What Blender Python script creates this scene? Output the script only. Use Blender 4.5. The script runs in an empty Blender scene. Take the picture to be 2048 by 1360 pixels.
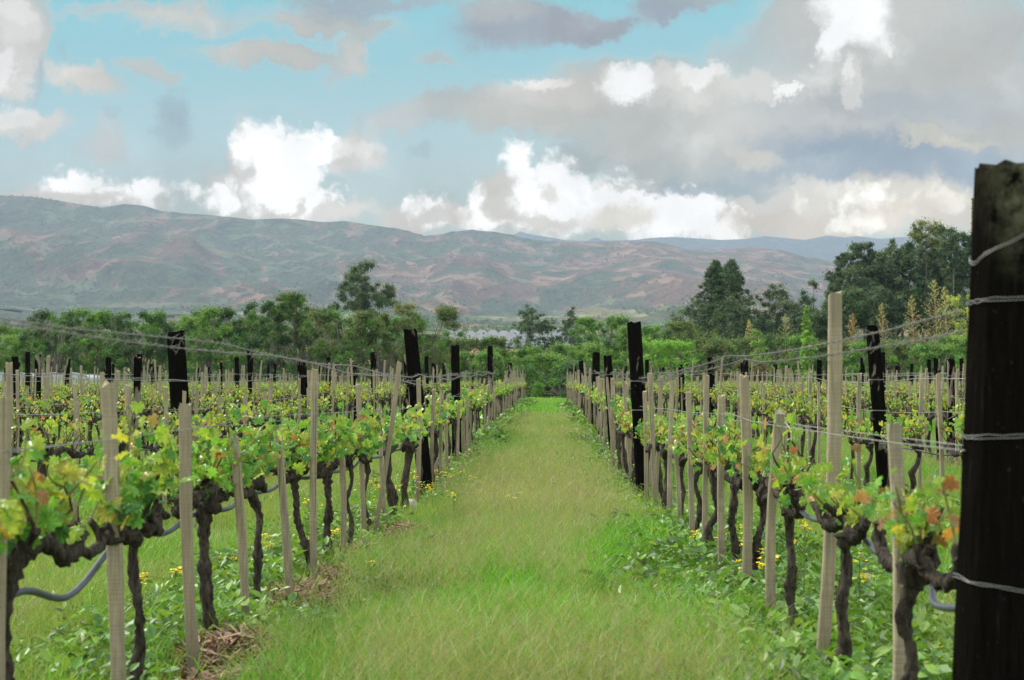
import bpy, math, random
import numpy as np
from mathutils import Euler, Vector, Matrix

SC = bpy.context.scene
COL = SC.collection
R = math.radians
PI = math.pi

# ------------------------------------------------------------------ camera
FPX = 3300.0                      # focal length in pixels of the 2048 px wide photograph
CAM_Z = 1.15
cam_d = bpy.data.cameras.new('camera')
cam = bpy.data.objects.new('camera', cam_d)
COL.objects.link(cam)
cam.location = (0, 0, CAM_Z)
cam.rotation_euler = (R(90) + math.atan(105 / FPX), 0, math.atan(74 / FPX))
cam_d.sensor_width = 36
cam_d.lens = FPX / 2048 * 36
cam_d.clip_start = 0.1
cam_d.clip_end = 60000
cam_d.dof.use_dof = True
cam_d.dof.focus_distance = 17.0
cam_d.dof.aperture_fstop = 6.3
SC.camera = cam
CAMR = cam.rotation_euler.to_matrix()


def uv(px, py):
    """pixel of the photograph -> slopes x/y and z/y of the line of sight"""
    d = CAMR @ Vector(((px - 1024) / FPX, (680 - py) / FPX, -1))
    return d.x / d.y, d.z / d.y


def lin(h):
    h = h.lstrip('#')
    o = []
    for i in (0, 2, 4):
        c = int(h[i:i + 2], 16) / 255
        o.append(c / 12.92 if c <= .04045 else ((c + .055) / 1.055) ** 2.4)
    return o


# ------------------------------------------------------------------ exposure
SC.view_settings.view_transform = 'Standard'
SC.view_settings.look = 'None'
SC.view_settings.exposure = 0.68
SC.view_settings.gamma = 1.0
SC.cycles.use_denoising = True
SC.cycles.denoising_prefilter = 'NONE'          # keeps the fine texture of grass and leaves
SC.cycles.sample_clamp_indirect = 4.0

# ------------------------------------------------------------------ world: sky and clouds
AIRLIGHT = (.47, .56, .66)
HAZE_D, HAZE_TOP = 1.15e-4, 960.0
SUN_EL, SUN_AZ = 42.0, -58.0       # azimuth measured from +Y towards +X
W = bpy.data.worlds.new('World')
SC.world = W
W.use_nodes = True
wt = W.node_tree
wt.nodes.clear()


class NT:
    def __init__(s, t):
        s.t = t

    def n(s, typ, ins=None, **kw):
        nd = s.t.nodes.new(typ)
        for k, v in kw.items():
            setattr(nd, k, v)
        for k, v in (ins or {}).items():
            s.set(nd, k, v)
        return nd

    def set(s, nd, k, v):
        sock = nd.inputs[k]
        if isinstance(v, bpy.types.NodeSocket):
            s.t.links.new(v, sock)
        elif isinstance(v, bpy.types.Node):
            s.t.links.new(v.outputs[0], sock)
        else:
            if hasattr(sock.default_value, '__len__') and hasattr(v, '__len__') and len(v) == 3 and len(sock.default_value) == 4:
                v = (*v, 1)
            sock.default_value = v

    def math(s, op, a, b=None, c=None, clamp=False):
        ins = {0: a}
        if b is not None:
            ins[1] = b
        if c is not None:
            ins[2] = c
        nd = s.n('ShaderNodeMath', ins, operation=op)
        nd.use_clamp = clamp
        return nd.outputs[0]

    def mix(s, f, a, b, bt='MIX'):
        nd = s.t.nodes.new('ShaderNodeMix')
        nd.data_type = 'RGBA'
        nd.blend_type = bt
        s.set(nd, 0, f)
        s.set(nd, 6, a)
        s.set(nd, 7, b)
        return nd.outputs[2]

    def noise(s, vec, scale, detail=4, rough=.55, dist=0.0, color=False, dims='3D'):
        nd = s.n('ShaderNodeTexNoise', noise_dimensions=dims)
        if vec is not None:
            s.set(nd, 'Vector', vec)
        s.set(nd, 'Scale', scale)
        s.set(nd, 'Detail', float(detail))
        s.set(nd, 'Roughness', rough)
        s.set(nd, 'Distortion', dist)
        return nd.outputs['Color'] if color else nd.outputs[0]

    def ramp(s, f, stops, interp='LINEAR'):
        nd = s.t.nodes.new('ShaderNodeValToRGB')
        cr = nd.color_ramp
        cr.interpolation = interp
        while len(cr.elements) < len(stops):
            cr.elements.new(.5)
        for e, (p, c) in zip(cr.elements, stops):
            e.position = p
            e.color = (*c, 1) if hasattr(c, '__len__') else (c, c, c, 1)
        s.set(nd, 0, f)
        return nd.outputs[0]

    def mr(s, v, a, b, c=0.0, d=1.0, smooth=False):
        nd = s.n('ShaderNodeMapRange', {0: v, 1: a, 2: b, 3: c, 4: d})
        if smooth:
            nd.interpolation_type = 'SMOOTHSTEP'
        return nd.outputs[0]


q = NT(wt)
tc = q.n('ShaderNodeTexCoord')
skyn = q.n('ShaderNodeTexSky', sky_type='NISHITA')
skyn.sun_disc = False
skyn.sun_elevation = R(SUN_EL)
skyn.sun_rotation = R(SUN_AZ)
skyn.altitude = 2100
skyn.dust_density = 1.5
dome_n = q.noise(tc.outputs['Generated'], 2.2, 7, .6)
bank = q.ramp(dome_n, [(.36, lin('#8FBCCB')), (.48, lin('#D4D6D6')), (.62, lin('#FFFFFF'))])
bank = q.n('ShaderNodeVectorMath', {0: bank, 3: 15.0}, operation='SCALE').outputs[0]
bank = q.mix(.85, skyn.outputs[0], bank)
wbg = q.n('ShaderNodeBackground', {'Color': bank, 'Strength': .1})
q.n('ShaderNodeOutputWorld', {'Surface': wbg.outputs[0]})

# ------------------------------------------------------------------ sun behind thin cloud
sd = bpy.data.lights.new('sun', 'SUN')
sd.energy = 3.4
sd.angle = R(11)
sd.color = (1.0, .955, .88)
sun = bpy.data.objects.new('sun', sd)
COL.objects.link(sun)
sun.rotation_euler = (R(90 - SUN_EL), 0, R(180 - SUN_AZ))
sun.location = (0, -5, 30)

# ------------------------------------------------------------------ the cloudy sky ahead: a far curved backdrop
M_SKY = bpy.data.materials.new('cloudy_sky')
M_SKY.use_nodes = True
M_SKY.node_tree.nodes.clear()
M_SKY.cycles.emission_sampling = 'NONE'
q = NT(M_SKY.node_tree)
gp = q.n('ShaderNodeNewGeometry')
sep = q.n('ShaderNodeSeparateXYZ', {0: q.n('ShaderNodeVectorMath', {0: gp.outputs['Position'], 1: (0, 0, CAM_Z)}, operation='SUBTRACT').outputs[0]})
ysafe = q.math('MAXIMUM', sep.outputs[1], 100.0)
U = q.math('DIVIDE', sep.outputs[0], ysafe)
V = q.math('DIVIDE', sep.outputs[2], ysafe)
P = q.n('ShaderNodeCombineXYZ', {0: U, 1: V, 2: 0.0}).outputs[0]


def warp(scale, detail, amp, rough=.6):
    nz = q.noise(P, scale, detail, rough, color=True, dims='2D')
    sb = q.n('ShaderNodeVectorMath', {0: nz, 1: (.5, .5, .5)}, operation='SUBTRACT')
    return q.n('ShaderNodeVectorMath', {0: sb.outputs[0], 1: (amp, amp, 0), 2: P}, operation='MULTIPLY_ADD').outputs[0]


PW = warp(30, 7, .035, .66)            # soft ragged clouds
PC = warp(70, 6, .012, .62)            # crisp cumulus
vo1 = q.n('ShaderNodeTexVoronoi', {'Vector': PC, 'Scale': 75.0, 'Smoothness': .35, 'Detail': 2.0, 'Roughness': .6}, feature='SMOOTH_F1', voronoi_dimensions='2D')
BUMP = vo1.outputs[0]
SOFT = q.noise(PW, 24, 7, .62, dims='2D')
SOFT2 = q.noise(PW, 12, 7, .6, dims='2D')
grad = q.ramp(q.mr(V, 0.0, .26), [(0.0, lin('#C9CFC8')), (.36, lin('#C4D0CE')), (.56, lin('#B6CCD1')), (.78, lin('#9AC6D0')), (.92, lin('#8FC6D2')), (1.0, lin('#83C2D2'))])
col = grad


def blob(px, py, rx, ry, rot, hexc, alpha=1.0, soft=.35, amp=.5, kind='s'):
    """one cloud puff: centre and radii given in photograph pixels, turned into sight-line slopes"""
    global col
    u, v = uv(px, py)
    # each puff also reads the colour below it (times almost nothing) so that the chain is evaluated one puff at a time
    src = q.n('ShaderNodeVectorMath', {0: col, 1: (1e-9, 1e-9, 1e-9), 2: PC if kind == 'c' else PW}, operation='MULTIPLY_ADD').outputs[0]
    mp = q.n('ShaderNodeMapping', {'Vector': src, 'Location': (u, v, 0), 'Rotation': (0, 0, R(-rot)), 'Scale': (rx / FPX, ry / FPX, 1)}, vector_type='TEXTURE')
    ln = q.n('ShaderNodeVectorMath', {0: mp.outputs[0]}, operation='LENGTH').outputs['Value']
    if kind == 'c':
        rx, ry = rx * 1.16 + 3, ry * 1.16 + 3
        mp.inputs['Scale'].default_value = (rx / FPX, ry / FPX, 1)
        m_ = min(rx, ry)
        amp = min(1.1, 26 / m_)
        soft = .10 + 8 / m_
        off = q.math('MULTIPLY_ADD', BUMP, amp, ln)
        mid = 1 + amp * .62
        a = q.mr(off, mid - soft * 1.6, mid + soft * .6, alpha, 0.0, True)
    else:
        off = q.math('MULTIPLY_ADD', SOFT, amp, ln)
        mid = 1 + amp * .5
        a = q.mr(off, mid - soft, mid + soft, alpha, 0.0, True)
    c_ = lin(hexc)
    k_ = 1.06 if min(c_) > .85 else 1.0
    col = q.mix(a, col, (*[x * k_ for x in c_], 1))


B = blob
# wisps over the upper left
for a in [(330, 36, 130, 26, 3, '#CFCBC5', .9), (205, 26, 110, 14, 0, '#BECBCD', .6), (640, 48, 150, 24, 2, '#CDC9C4', .85),
          (540, 112, 150, 22, 5, '#CFCBC5', .9), (700, 108, 34, 34, 0, '#D9D5CF', .85), (680, 140, 14, 40, 0, '#C9CACA', .5),
          (150, 152, 85, 26, 16, '#D2CCC5', .95), (300, 138, 60, 18, 12, '#CECBC6', .75), (800, 238, 80, 28, -8, '#CBCCCA', .8),
          (215, 262, 28, 50, -12, '#C8CACA', .7), (205, 292, 40, 22, 0, '#C9CCCC', .5), (868, 112, 40, 9, 15, '#C9C7C4', .6),
          (480, 215, 200, 10, 0, '#C0CCCF', .25), (420, 20, 200, 12, 0, '#AFC4CA', .5)]:
    B(*a, soft=.55, amp=.9)
for a in [(357, 215, 26, 38, -8, '#98AAB5', .5), (343, 262, 26, 34, 12, '#9CAFB8', .5), (72, 138, 15, 48, 14, '#A3B4BC', .75),
          (840, 306, 26, 12, -10, '#A6BBC2', .6), (740, 8, 150, 18, 0, '#A7B2BC', .85), (660, 36, 40, 14, 0, '#AFBDC2', .6),
          (218, 215, 25, 8, 0, '#A9BBC1', .5), (140, 100, 10, 20, 0, '#9DB5BE', .4)]:
    B(*a, soft=.5, amp=.9)
# slate cloud at the top
for a in [(1045, 48, 140, 50, -4, '#9FA9B3', 1), (1165, 52, 90, 30, 0, '#A2A7AF', .95), (1000, 18, 90, 30, 0, '#B3B6B8', .8),
          (1340, 12, 90, 30, -10, '#A3ABB6', .9), (1400, 5, 70, 14, 0, '#A9B4BC', .7), (1270, 40, 25, 20, 0, '#A8B6BD', .5)]:
    B(*a, soft=.35, amp=.7)
# upper left white cloud
for a in [(20, 60, 80, 100, 0, '#D0CECA', 1), (75, 70, 30, 50, 0, '#CDCBC7', .8), (10, 150, 55, 55, 0, '#D6D4D0', 1), (25, 45, 50, 55, 0, '#E3E1DE', .9),
          (5, 150, 22, 42, 0, '#EFEEEC', .8), (30, 20, 30, 26, 0, '#EFEEEC', .7), (35, 252, 100, 32, -4, '#D8D7D3', 1), (20, 240, 60, 24, -8, '#E8E7E4', .9)]:
    B(*a, soft=.3, amp=.6)
# the big grey-white mass on the right
for a in [(1000, 218, 130, 42, 0, '#C6C6C2', .95), (1110, 185, 100, 36, 0, '#CFCCC7', 1), (1240, 190, 110, 60, 0, '#D0CEC9', 1),
          (1150, 240, 150, 30, 0, '#C4C4BF', .9), (1400, 200, 140, 80, 0, '#D2D1CC', 1), (1540, 210, 100, 70, 0, '#CFCECA', 1),
          (1330, 280, 170, 70, 0, '#C6C8C5', 1), (1500, 300, 210, 90, 0, '#C4C6C3', 1), (1640, 250, 170, 130, 0, '#BFC3C4', 1),
          (1640, 60, 110, 110, 0, '#C9CAC8', 1), (1830, 110, 260, 190, 0, '#CCCCC8', 1), (1960, 250, 220, 170, 0, '#BDC1C1', 1),
          (1540, 110, 80, 60, 0, '#C2CBCC', .6), (1450, 110, 60, 30, 0, '#BFCACB', .4),
          (1740, 322, 240, 58, 0, '#9AA8B6', 1), (1900, 352, 230, 42, 0, '#9FACB8', 1), (1440, 370, 110, 22, 8, '#A9B6BD', 1),
          (1180, 320, 80, 20, 12, '#B4C1C2', .8), (1560, 345, 130, 24, -8, '#AAB6BE', .9), (1350, 345, 130, 26, 6, '#B9BFBF', .9),
          (1800, 215, 170, 30, 8, '#B4BBC0', .8), (1950, 130, 130, 50, 0, '#C6C6C1', .8), (1980, 270, 110, 26, 8, '#C4C3BC', .7),
          (1900, 285, 90, 13, 12, '#D0CCBE', .8), (1500, 315, 60, 18, 15, '#CFCCC3', .8), (1470, 250, 80, 40, 0, '#D3D1CC', .6),
          (1600, 160, 60, 30, 0, '#D6D5D1', .6)]:
    B(*a, soft=.5, amp=.8)
for a in [(1262, 168, 46, 36, 0, '#FFFFFF', 1), (1398, 148, 55, 24, 0, '#F2F1EE', .9), (1330, 160, 40, 24, 0, '#E4E2DE', .8),
          (1575, 180, 38, 13, -25, '#FBFAF7', .9), (1545, 170, 14, 10, 0, '#FFFFFF', .8), (1100, 166, 58, 12, 0, '#E8E6E1', .9), (1500, 170, 60, 26, 0, '#DEDDD8', .8),
          (1712, 30, 74, 62, 25, '#FFFFFF', 1), (1664, 70, 26, 58, 8, '#FFFFFF', 1), (1705, 165, 22, 44, -14, '#E2E1DD', .8), (1696, 145, 10, 16, 0, '#F2F1EE', .8),
          (1776, 90, 8, 12, 0, '#EDECE8', .8)]:
    B(*a, soft=.35, amp=.6)
# low cumulus along the ridge, grey flanks first and sunlit heads over them
for a in [(110, 398, 120, 30, 0, '#D2D0CC', 1), (250, 402, 110, 26, 0, '#D5D3CF', 1), (490, 335, 42, 90, 0, '#D3D2CE', 1), (470, 390, 60, 60, 0, '#D0CFCB', 1),
          (710, 300, 70, 34, 0, '#D6D4D0', .95), (640, 420, 120, 26, 0, '#DCDAD6', 1), (830, 440, 80, 34, 0, '#D6D4D0', 1), (1015, 400, 60, 70, 0, '#D0CEC9', 1),
          (930, 445, 120, 24, 0, '#D8D5D0', 1), (1650, 440, 210, 40, 0, '#D9D1C7', 1), (1600, 400, 120, 40, 0, '#DBD9D3', .9), (1820, 410, 190, 60, 0, '#DAD5CB', 1)]:
    B(*a, soft=.35, amp=.6)
for a in [(140, 372, 52, 32, 0, '#FFFFFF', 1), (215, 378, 50, 26, 0, '#F6F6F4', 1), (290, 385, 34, 34, 0, '#FFFFFF', 1), (372, 382, 52, 24, 0, '#FAFAF8', 1),
          (455, 402, 42, 34, 0, '#FFFFFF', 1),
          (525, 292, 60, 50, 0, '#FFFFFF', 1), (575, 325, 75, 62, 0, '#FFFFFF', 1), (570, 385, 78, 60, 0, '#FFFFFF', 1), (640, 292, 36, 36, 0, '#FFFFFF', 1), (650, 388, 42, 22, -8, '#FAFAF8', 1),
          (700, 295, 40, 18, 0, '#E9E8E5', .8), (745, 298, 26, 14, 0, '#E6E4E0', .8),
          (862, 420, 50, 34, 0, '#FFFFFF', 1), (945, 398, 24, 24, 0, '#FCFCFA', 1), (965, 435, 50, 34, 0, '#FFFFFF', 1),
          (1036, 318, 30, 42, 0, '#FFFFFF', 1), (1050, 362, 32, 40, 0, '#FFFFFF', 1), (1112, 352, 50, 42, 0, '#FFFFFF', 1), (1120, 410, 110, 60, 0, '#FFFFFF', 1),
          (1210, 400, 110, 55, 0, '#FFFFFF', 1), (1325, 425, 105, 55, 0, '#FFFFFF', 1), (1385, 425, 60, 50, 0, '#FFFFFF', 1), (1455, 452, 40, 38, 0, '#FFFEFB', 1),
          (1738, 395, 50, 30, 0, '#FFFDF6', 1), (1675, 440, 26, 24, 0, '#FFFDF6', .9), (1730, 442, 50, 26, 0, '#FCF8EF', .9), (1880, 402, 70, 26, 0, '#F8F3E8', .9), (1600, 402, 18, 20, 0, '#F8F4EC', .9),
          (1655, 378, 70, 14, 0, '#E6E2D8', .8)]:
    B(*a, soft=.32, amp=.75, kind='c')
for a in [(120, 405, 70, 20, 0, '#D4D2CD', .9), (215, 398, 50, 13, 0, '#D6D4D0', .8), (385, 408, 52, 26, 8, '#B9C6C7', .95), (545, 420, 45, 10, 0, '#D0CDC8', .8), (600, 418, 20, 16, 0, '#D2CFCA', .8),
          (880, 442, 60, 20, 0, '#D5D2CC', .8), (1010, 385, 30, 60, 0, '#D1CFCA', .85), (1075, 440, 70, 18, 0, '#CFCBC4', .8), (1000, 430, 30, 22, 0, '#D4D1CB', .8),
          (1200, 340, 60, 16, 10, '#B8C2C2', .9), (1240, 435, 70, 26, 0, '#E6E1D6', .8), (1090, 385, 20, 16, 0, '#E2DFD8', .7), (1300, 372, 90, 12, 0, '#C5C8C5', .8),
          (1800, 430, 90, 24, 0, '#DDD5C9', .8), (1560, 450, 90, 18, 0, '#D8D1C8', .9), (1420, 376, 120, 16, 0, '#A9B6BD', .9)]:
    B(*a, soft=.45, amp=.8)
# soft relief inside every cloud
_rgb = q.n('ShaderNodeSeparateColor', {0: col})
is_cloud = q.mr(q.math('SUBTRACT', _rgb.outputs[2], _rgb.outputs[0]), .06, .26, 1.0, 0.0, True)
vo2 = q.n('ShaderNodeTexVoronoi', {'Vector': PW, 'Scale': 17.0, 'Smoothness': .5, 'Detail': 3.0, 'Roughness': .6}, feature='SMOOTH_F1', voronoi_dimensions='2D')
relief = q.math('MULTIPLY', q.mr(SOFT2, .3, .7, .89, 1.10), q.mr(vo2.outputs[0], .2, .75, 1.09, .90))
relief = q.math('ADD', q.math('MULTIPLY', q.math('SUBTRACT', relief, 1.0), is_cloud), 1.0)
col = q.n('ShaderNodeVectorMath', {0: col, 3: relief}, operation='SCALE').outputs[0]
fade = q.math('MULTIPLY', q.mr(V, .30, .42, 1.0, 0.0, True), q.mr(q.math('ABSOLUTE', U), .5, .68, 1.0, 0.0, True))
# the air in front of the backdrop dims it and adds its own light: emit what is left once that is taken off
tr_ = q.math('EXPONENT', q.math('DIVIDE', -HAZE_D * HAZE_TOP, q.math('MAXIMUM', V, .10)))
inv_ = q.math('SUBTRACT', 1.0, tr_)
air_ = q.n('ShaderNodeVectorMath', {0: AIRLIGHT, 3: inv_}, operation='SCALE').outputs[0]
dif_ = q.n('ShaderNodeVectorMath', {0: col, 1: air_}, operation='SUBTRACT').outputs[0]
pos_ = q.n('ShaderNodeVectorMath', {0: dif_, 1: (.02, .02, .02)}, operation='MAXIMUM').outputs[0]
gain_ = q.math('DIVIDE', 1 / 2 ** SC.view_settings.exposure, tr_)
em = q.n('ShaderNodeEmission', {'Color': pos_, 'Strength': gain_})
tb = q.n('ShaderNodeBsdfTransparent')
q.n('ShaderNodeOutputMaterial', {'Surface': q.n('ShaderNodeMixShader', {0: fade, 1: tb.outputs[0], 2: em.outputs[0]}).outputs[0]})
_az = np.linspace(R(-38), R(38), 49)
_zz = np.linspace(-500, 7200, 13)
_me = bpy.data.meshes.new('sky')
_me.from_pydata([(14500 * math.sin(a_), 14500 * math.cos(a_), z_) for z_ in _zz for a_ in _az], [],
                [(r_ * 49 + c_, (r_ + 1) * 49 + c_, (r_ + 1) * 49 + c_ + 1, r_ * 49 + c_ + 1) for r_ in range(12) for c_ in range(48)])
_me.materials.append(M_SKY)
_so = bpy.data.objects.new('sky', _me)
COL.objects.link(_so)
_so['kind'] = 'structure'

# ------------------------------------------------------------------ small numeric tools
RNG = np.random.default_rng(7)


def hash2(ix, iy, seed):
    n = (ix.astype(np.int64) * 374761393 + iy.astype(np.int64) * 668265263 + seed * 1442695041) & 0x7fffffff
    n = ((n ^ (n >> 13)) * 1274126177) & 0x7fffffff
    return ((n ^ (n >> 16)) & 0xffff) / 65535.0


def vnoise(x, y, seed=0):
    ix = np.floor(x)
    iy = np.floor(y)
    fx = x - ix
    fy = y - iy
    fx = fx * fx * fx * (fx * (fx * 6 - 15) + 10)
    fy = fy * fy * fy * (fy * (fy * 6 - 15) + 10)
    a = hash2(ix, iy, seed)
    b = hash2(ix + 1, iy, seed)
    c = hash2(ix, iy + 1, seed)
    d = hash2(ix + 1, iy + 1, seed)
    return (a + (b - a) * fx) * (1 - fy) + (c + (d - c) * fx) * fy


def fbm(x, y, oct=5, seed=0, gain=.5):
    s = 0
    a = 1
    t = 0
    for i in range(oct):
        s = s + a * vnoise(x * 2 ** i + 17.3 * i, y * 2 ** i - 9.1 * i, seed + i)
        t += a
        a *= gain
    return s / t


def ridged(x, y, oct=5, seed=0, gain=.5):
    s = 0
    a = 1
    t = 0
    w = 1
    for i in range(oct):
        n = 1 - np.abs(2 * vnoise(x * 2 ** i + 31.7 * i, y * 2 ** i + 11.3 * i, seed + i) - 1)
        n = n * n * w
        w = np.clip(n * 1.6, 0, 1)
        s = s + a * n
        t += a
        a *= gain
    return s / t


GY = [-60, 0, 7, 19, 27, 48, 75, 92, 110, 200, 400, 600, 1000, 2000, 3000]
GZ = [0, 0, .02, -.02, .16, .42, .66, .78, .85, 2.6, 9, 18, 35, 80, 128]


def gz0(y):
    """smoothed ground height along the lane"""
    y = np.asarray(y, float)
    w = np.maximum(1.5, np.abs(y) * .12)
    return sum(np.interp(y + k * w, GY, GZ) for k in (-1, -.5, 0, .5, 1)) / 5


def gz(x, y):
    x = np.asarray(x, float)
    y = np.asarray(y, float)
    return gz0(y) + .05 * (fbm(x * .35 + 50, y * .22 + 9, 3, 5) - .5)


class MB:
    """collects shapes; build() links them as one mesh object"""

    def __init__(s):
        s.v, s.f, s.c, s.m, s.n = [], [], [], [], 0

    def add(s, v, f, col=(1, 1, 1), mat=0):
        v = np.asarray(v, np.float32).reshape(-1, 3)
        f = np.asarray(f, np.int32)
        c = np.asarray(col, np.float32)
        if c.ndim == 1:
            c = np.repeat(c[None], len(v), 0)
        s.v.append(v)
        s.f.append(f + s.n)
        s.c.append(c)
        s.m.append(np.full(len(f), mat, np.int32))
        s.n += len(v)
        return s

    def mesh(s, name, mats, smooth=True):
        me = bpy.data.meshes.new(name)
        v = np.concatenate(s.v)
        c = np.concatenate(s.c)
        lv = np.concatenate([f.ravel() for f in s.f])
        tot = np.concatenate([np.full(len(f), f.shape[1], np.int32) for f in s.f])
        st = np.concatenate([[0], np.cumsum(tot)[:-1]]).astype(np.int32)
        me.vertices.add(len(v))
        me.vertices.foreach_set('co', v.ravel())
        me.loops.add(len(lv))
        me.loops.foreach_set('vertex_index', lv)
        me.polygons.add(len(tot))
        me.polygons.foreach_set('loop_start', st)
        me.polygons.foreach_set('loop_total', tot)
        if not isinstance(mats, (list, tuple)):
            mats = [mats]
        for m in mats:
            me.materials.append(m)
        me.polygons.foreach_set('material_index', np.concatenate(s.m))
        me.polygons.foreach_set('use_smooth', np.full(len(tot), smooth))
        at = me.attributes.new('tint', 'FLOAT_COLOR', 'POINT')
        at.data.foreach_set('color', np.concatenate([c, np.ones((len(c), 1), np.float32)], 1).ravel())
        me.update(calc_edges=True)
        me.validate()
        return me

    def build(s, name, mats, parent=None, smooth=True):
        return link(name, s.mesh(name, mats, smooth), parent)


def link(name, me, parent=None):
    o = bpy.data.objects.new(name, me)
    COL.objects.link(o)
    if parent is not None:
        o.parent = parent
    return o


def tag(o, label=None, cat=None, group=None, kind=None):
    if label:
        o['label'] = label
    if cat:
        o['category'] = cat
    if group:
        o['group'] = group
    if kind:
        o['kind'] = kind
    return o


def tube(mb, pts, rad, sides=6, rough=0.0, rng=RNG, col=(1, 1, 1), mat=0, cap=True, flat=1.0):
    pts = np.asarray(pts, float)
    n = len(pts)
    rad = np.broadcast_to(np.asarray(rad, float), (n,))
    t = np.gradient(pts, axis=0)
    t /= np.linalg.norm(t, axis=1)[:, None] + 1e-9
    ref = np.array([0, 0, 1.0]) if abs(t[0][2]) < .8 else np.array([1.0, 0, 0])
    a = np.cross(t, ref)
    a /= np.linalg.norm(a, axis=1)[:, None] + 1e-9
    b = np.cross(t, a)
    th = np.arange(sides) / sides * 2 * PI
    r = rad[:, None] * (1 + rough * (rng.random((n, sides)) - .5) * 2)
    v = pts[:, None] + r[..., None] * (np.cos(th)[None, :, None] * a[:, None] + flat * np.sin(th)[None, :, None] * b[:, None])
    v = v.reshape(-1, 3)
    i = np.arange(n - 1)[:, None] * sides
    j = np.arange(sides)[None]
    k = (j + 1) % sides
    f = np.stack([i + j, i + k, i + sides + k, i + sides + j], -1).reshape(-1, 4)
    c = np.asarray(col, float)
    if c.ndim == 2:
        c = np.repeat(c, sides, 0)
    mb.add(v, f, c, mat)
    if cap:
        for e, base in ((0, 0), (n - 1, (n - 1) * sides)):
            cen = pts[e] + t[e] * rad[e] * (-.3 if e == 0 else .3)
            ring = v[base:base + sides]
            vv = np.concatenate([ring, cen[None]])
            ff = np.stack([np.arange(sides), (np.arange(sides) + 1) % sides, np.full(sides, sides)], -1)
            if e == 0:
                ff = ff[:, ::-1]
            mb.add(vv, ff, c if c.ndim == 1 else c[e * sides if e else 0], mat)
    return mb


def smooth_path(ctrl, n):
    """Catmull-Rom through control points"""
    c = np.asarray(ctrl, float)
    c = np.concatenate([[2 * c[0] - c[1]], c, [2 * c[-1] - c[-2]]])
    m = len(c) - 3
    out = []
    for t in np.linspace(0, m, n):
        i = min(int(t), m - 1)
        f = t - i
        p0, p1, p2, p3 = c[i:i + 4]
        out.append(.5 * ((2 * p1) + (-p0 + p2) * f + (2 * p0 - 5 * p1 + 4 * p2 - p3) * f * f + (-p0 + 3 * p1 - 3 * p2 + p3) * f ** 3))
    return np.array(out)


def rot_basis(nrm, spin):
    """matrices whose z axis is nrm, spun about it"""
    nrm = nrm / (np.linalg.norm(nrm, axis=1)[:, None] + 1e-9)
    ref = np.where(np.abs(nrm[:, 2:3]) < .9, np.array([[0, 0, 1.0]]), np.array([[1.0, 0, 0]]))
    a = np.cross(ref, nrm)
    a /= np.linalg.norm(a, axis=1)[:, None] + 1e-9
    b = np.cross(nrm, a)
    cs, sn = np.cos(spin)[:, None], np.sin(spin)[:, None]
    x = a * cs + b * sn
    y = -a * sn + b * cs
    return np.stack([x, y, nrm], 2)


def scatter(mb, tv, tf, pos, M, size, col, mat=0):
    """copies of a template (tv, tf) at pos with orientation M and size"""
    n = len(pos)
    if n == 0:
        return
    size = np.broadcast_to(np.asarray(size, float), (n,))
    v = np.einsum('nij,lj->nli', M, tv) * size[:, None, None] + pos[:, None]
    L = len(tv)
    f = (tf[None] + (np.arange(n) * L)[:, None, None]).reshape(-1, tf.shape[1])
    c = np.repeat(np.asarray(col, float), L, 0)
    mb.add(v.reshape(-1, 3), f, c, mat)


# leaf templates ------------------------------------------------------------
def grape_leaf():
    pts = [(0, -.04), (.16, -.20), (.36, -.22), (.34, -.06), (.55, .04), (.60, .24), (.36, .30), (.42, .50), (.34, .66), (.17, .60), (0, .86)]
    pts += [(-x, y) for x, y in pts[-2:0:-1]]
    v = [(0, .16, 0)] + [(x, y, -.22 * (x * x + (y - .2) ** 2) + .05 * ((i % 2) * 2 - 1)) for i, (x, y) in enumerate(pts)]
    n = len(pts)
    f = [(0, 1 + i, 1 + (i + 1) % n) for i in range(n)]
    return np.array(v), np.array(f)


def mid_leaf():
    pts = [(0, -.05), (.4, -.2), (.55, .2), (.33, .35), (.3, .65), (0, .8), (-.3, .65), (-.33, .35), (-.55, .2), (-.4, -.2)]
    v = [(0, .15, .06)] + [(x, y, -.15 * (x * x + y * y)) for x, y in pts]
    n = len(pts)
    return np.array(v), np.array([(0, 1 + i, 1 + (i + 1) % n) for i in range(n)])


def oval_leaf():
    v = [(0, 0, 0), (.2, .25, .05), (.24, .6, .02), (0, 1, -.12), (-.24, .6, .02), (-.2, .25, .05), (0, .5, -.04)]
    return np.array(v, float), np.array([(0, 1, 6), (1, 2, 6), (2, 3, 6), (3, 4, 6), (4, 5, 6), (5, 0, 6)])


GLV, GLF = grape_leaf()
MLV, MLF = mid_leaf()
OLV, OLF = oval_leaf()
DMV = np.array([(0, -.5, 0), (.42, 0, .06), (0, .5, 0), (-.42, 0, .06)], float)
DMF = np.array([(0, 1, 2, 3)])
SLV = np.array([(0, -.6, 0), (.17, 0, .04), (0, .6, -.03), (-.17, 0, .04)], float)


def pal(colors, n, rng, w=None, jit=.18):
    c = np.array(colors, float)
    i = rng.choice(len(c), n, p=w)
    return np.clip(c[i] * (1 + jit * (rng.random((n, 1)) * 2 - 1)), 0, 1)


# ------------------------------------------------------------------ materials
def new_mat(name):
    m = bpy.data.materials.new(name)
    m.use_nodes = True
    m.node_tree.nodes.clear()
    return m, NT(m.node_tree)


def finish(t, surf):
    t.n('ShaderNodeOutputMaterial', {'Surface': surf})


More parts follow.
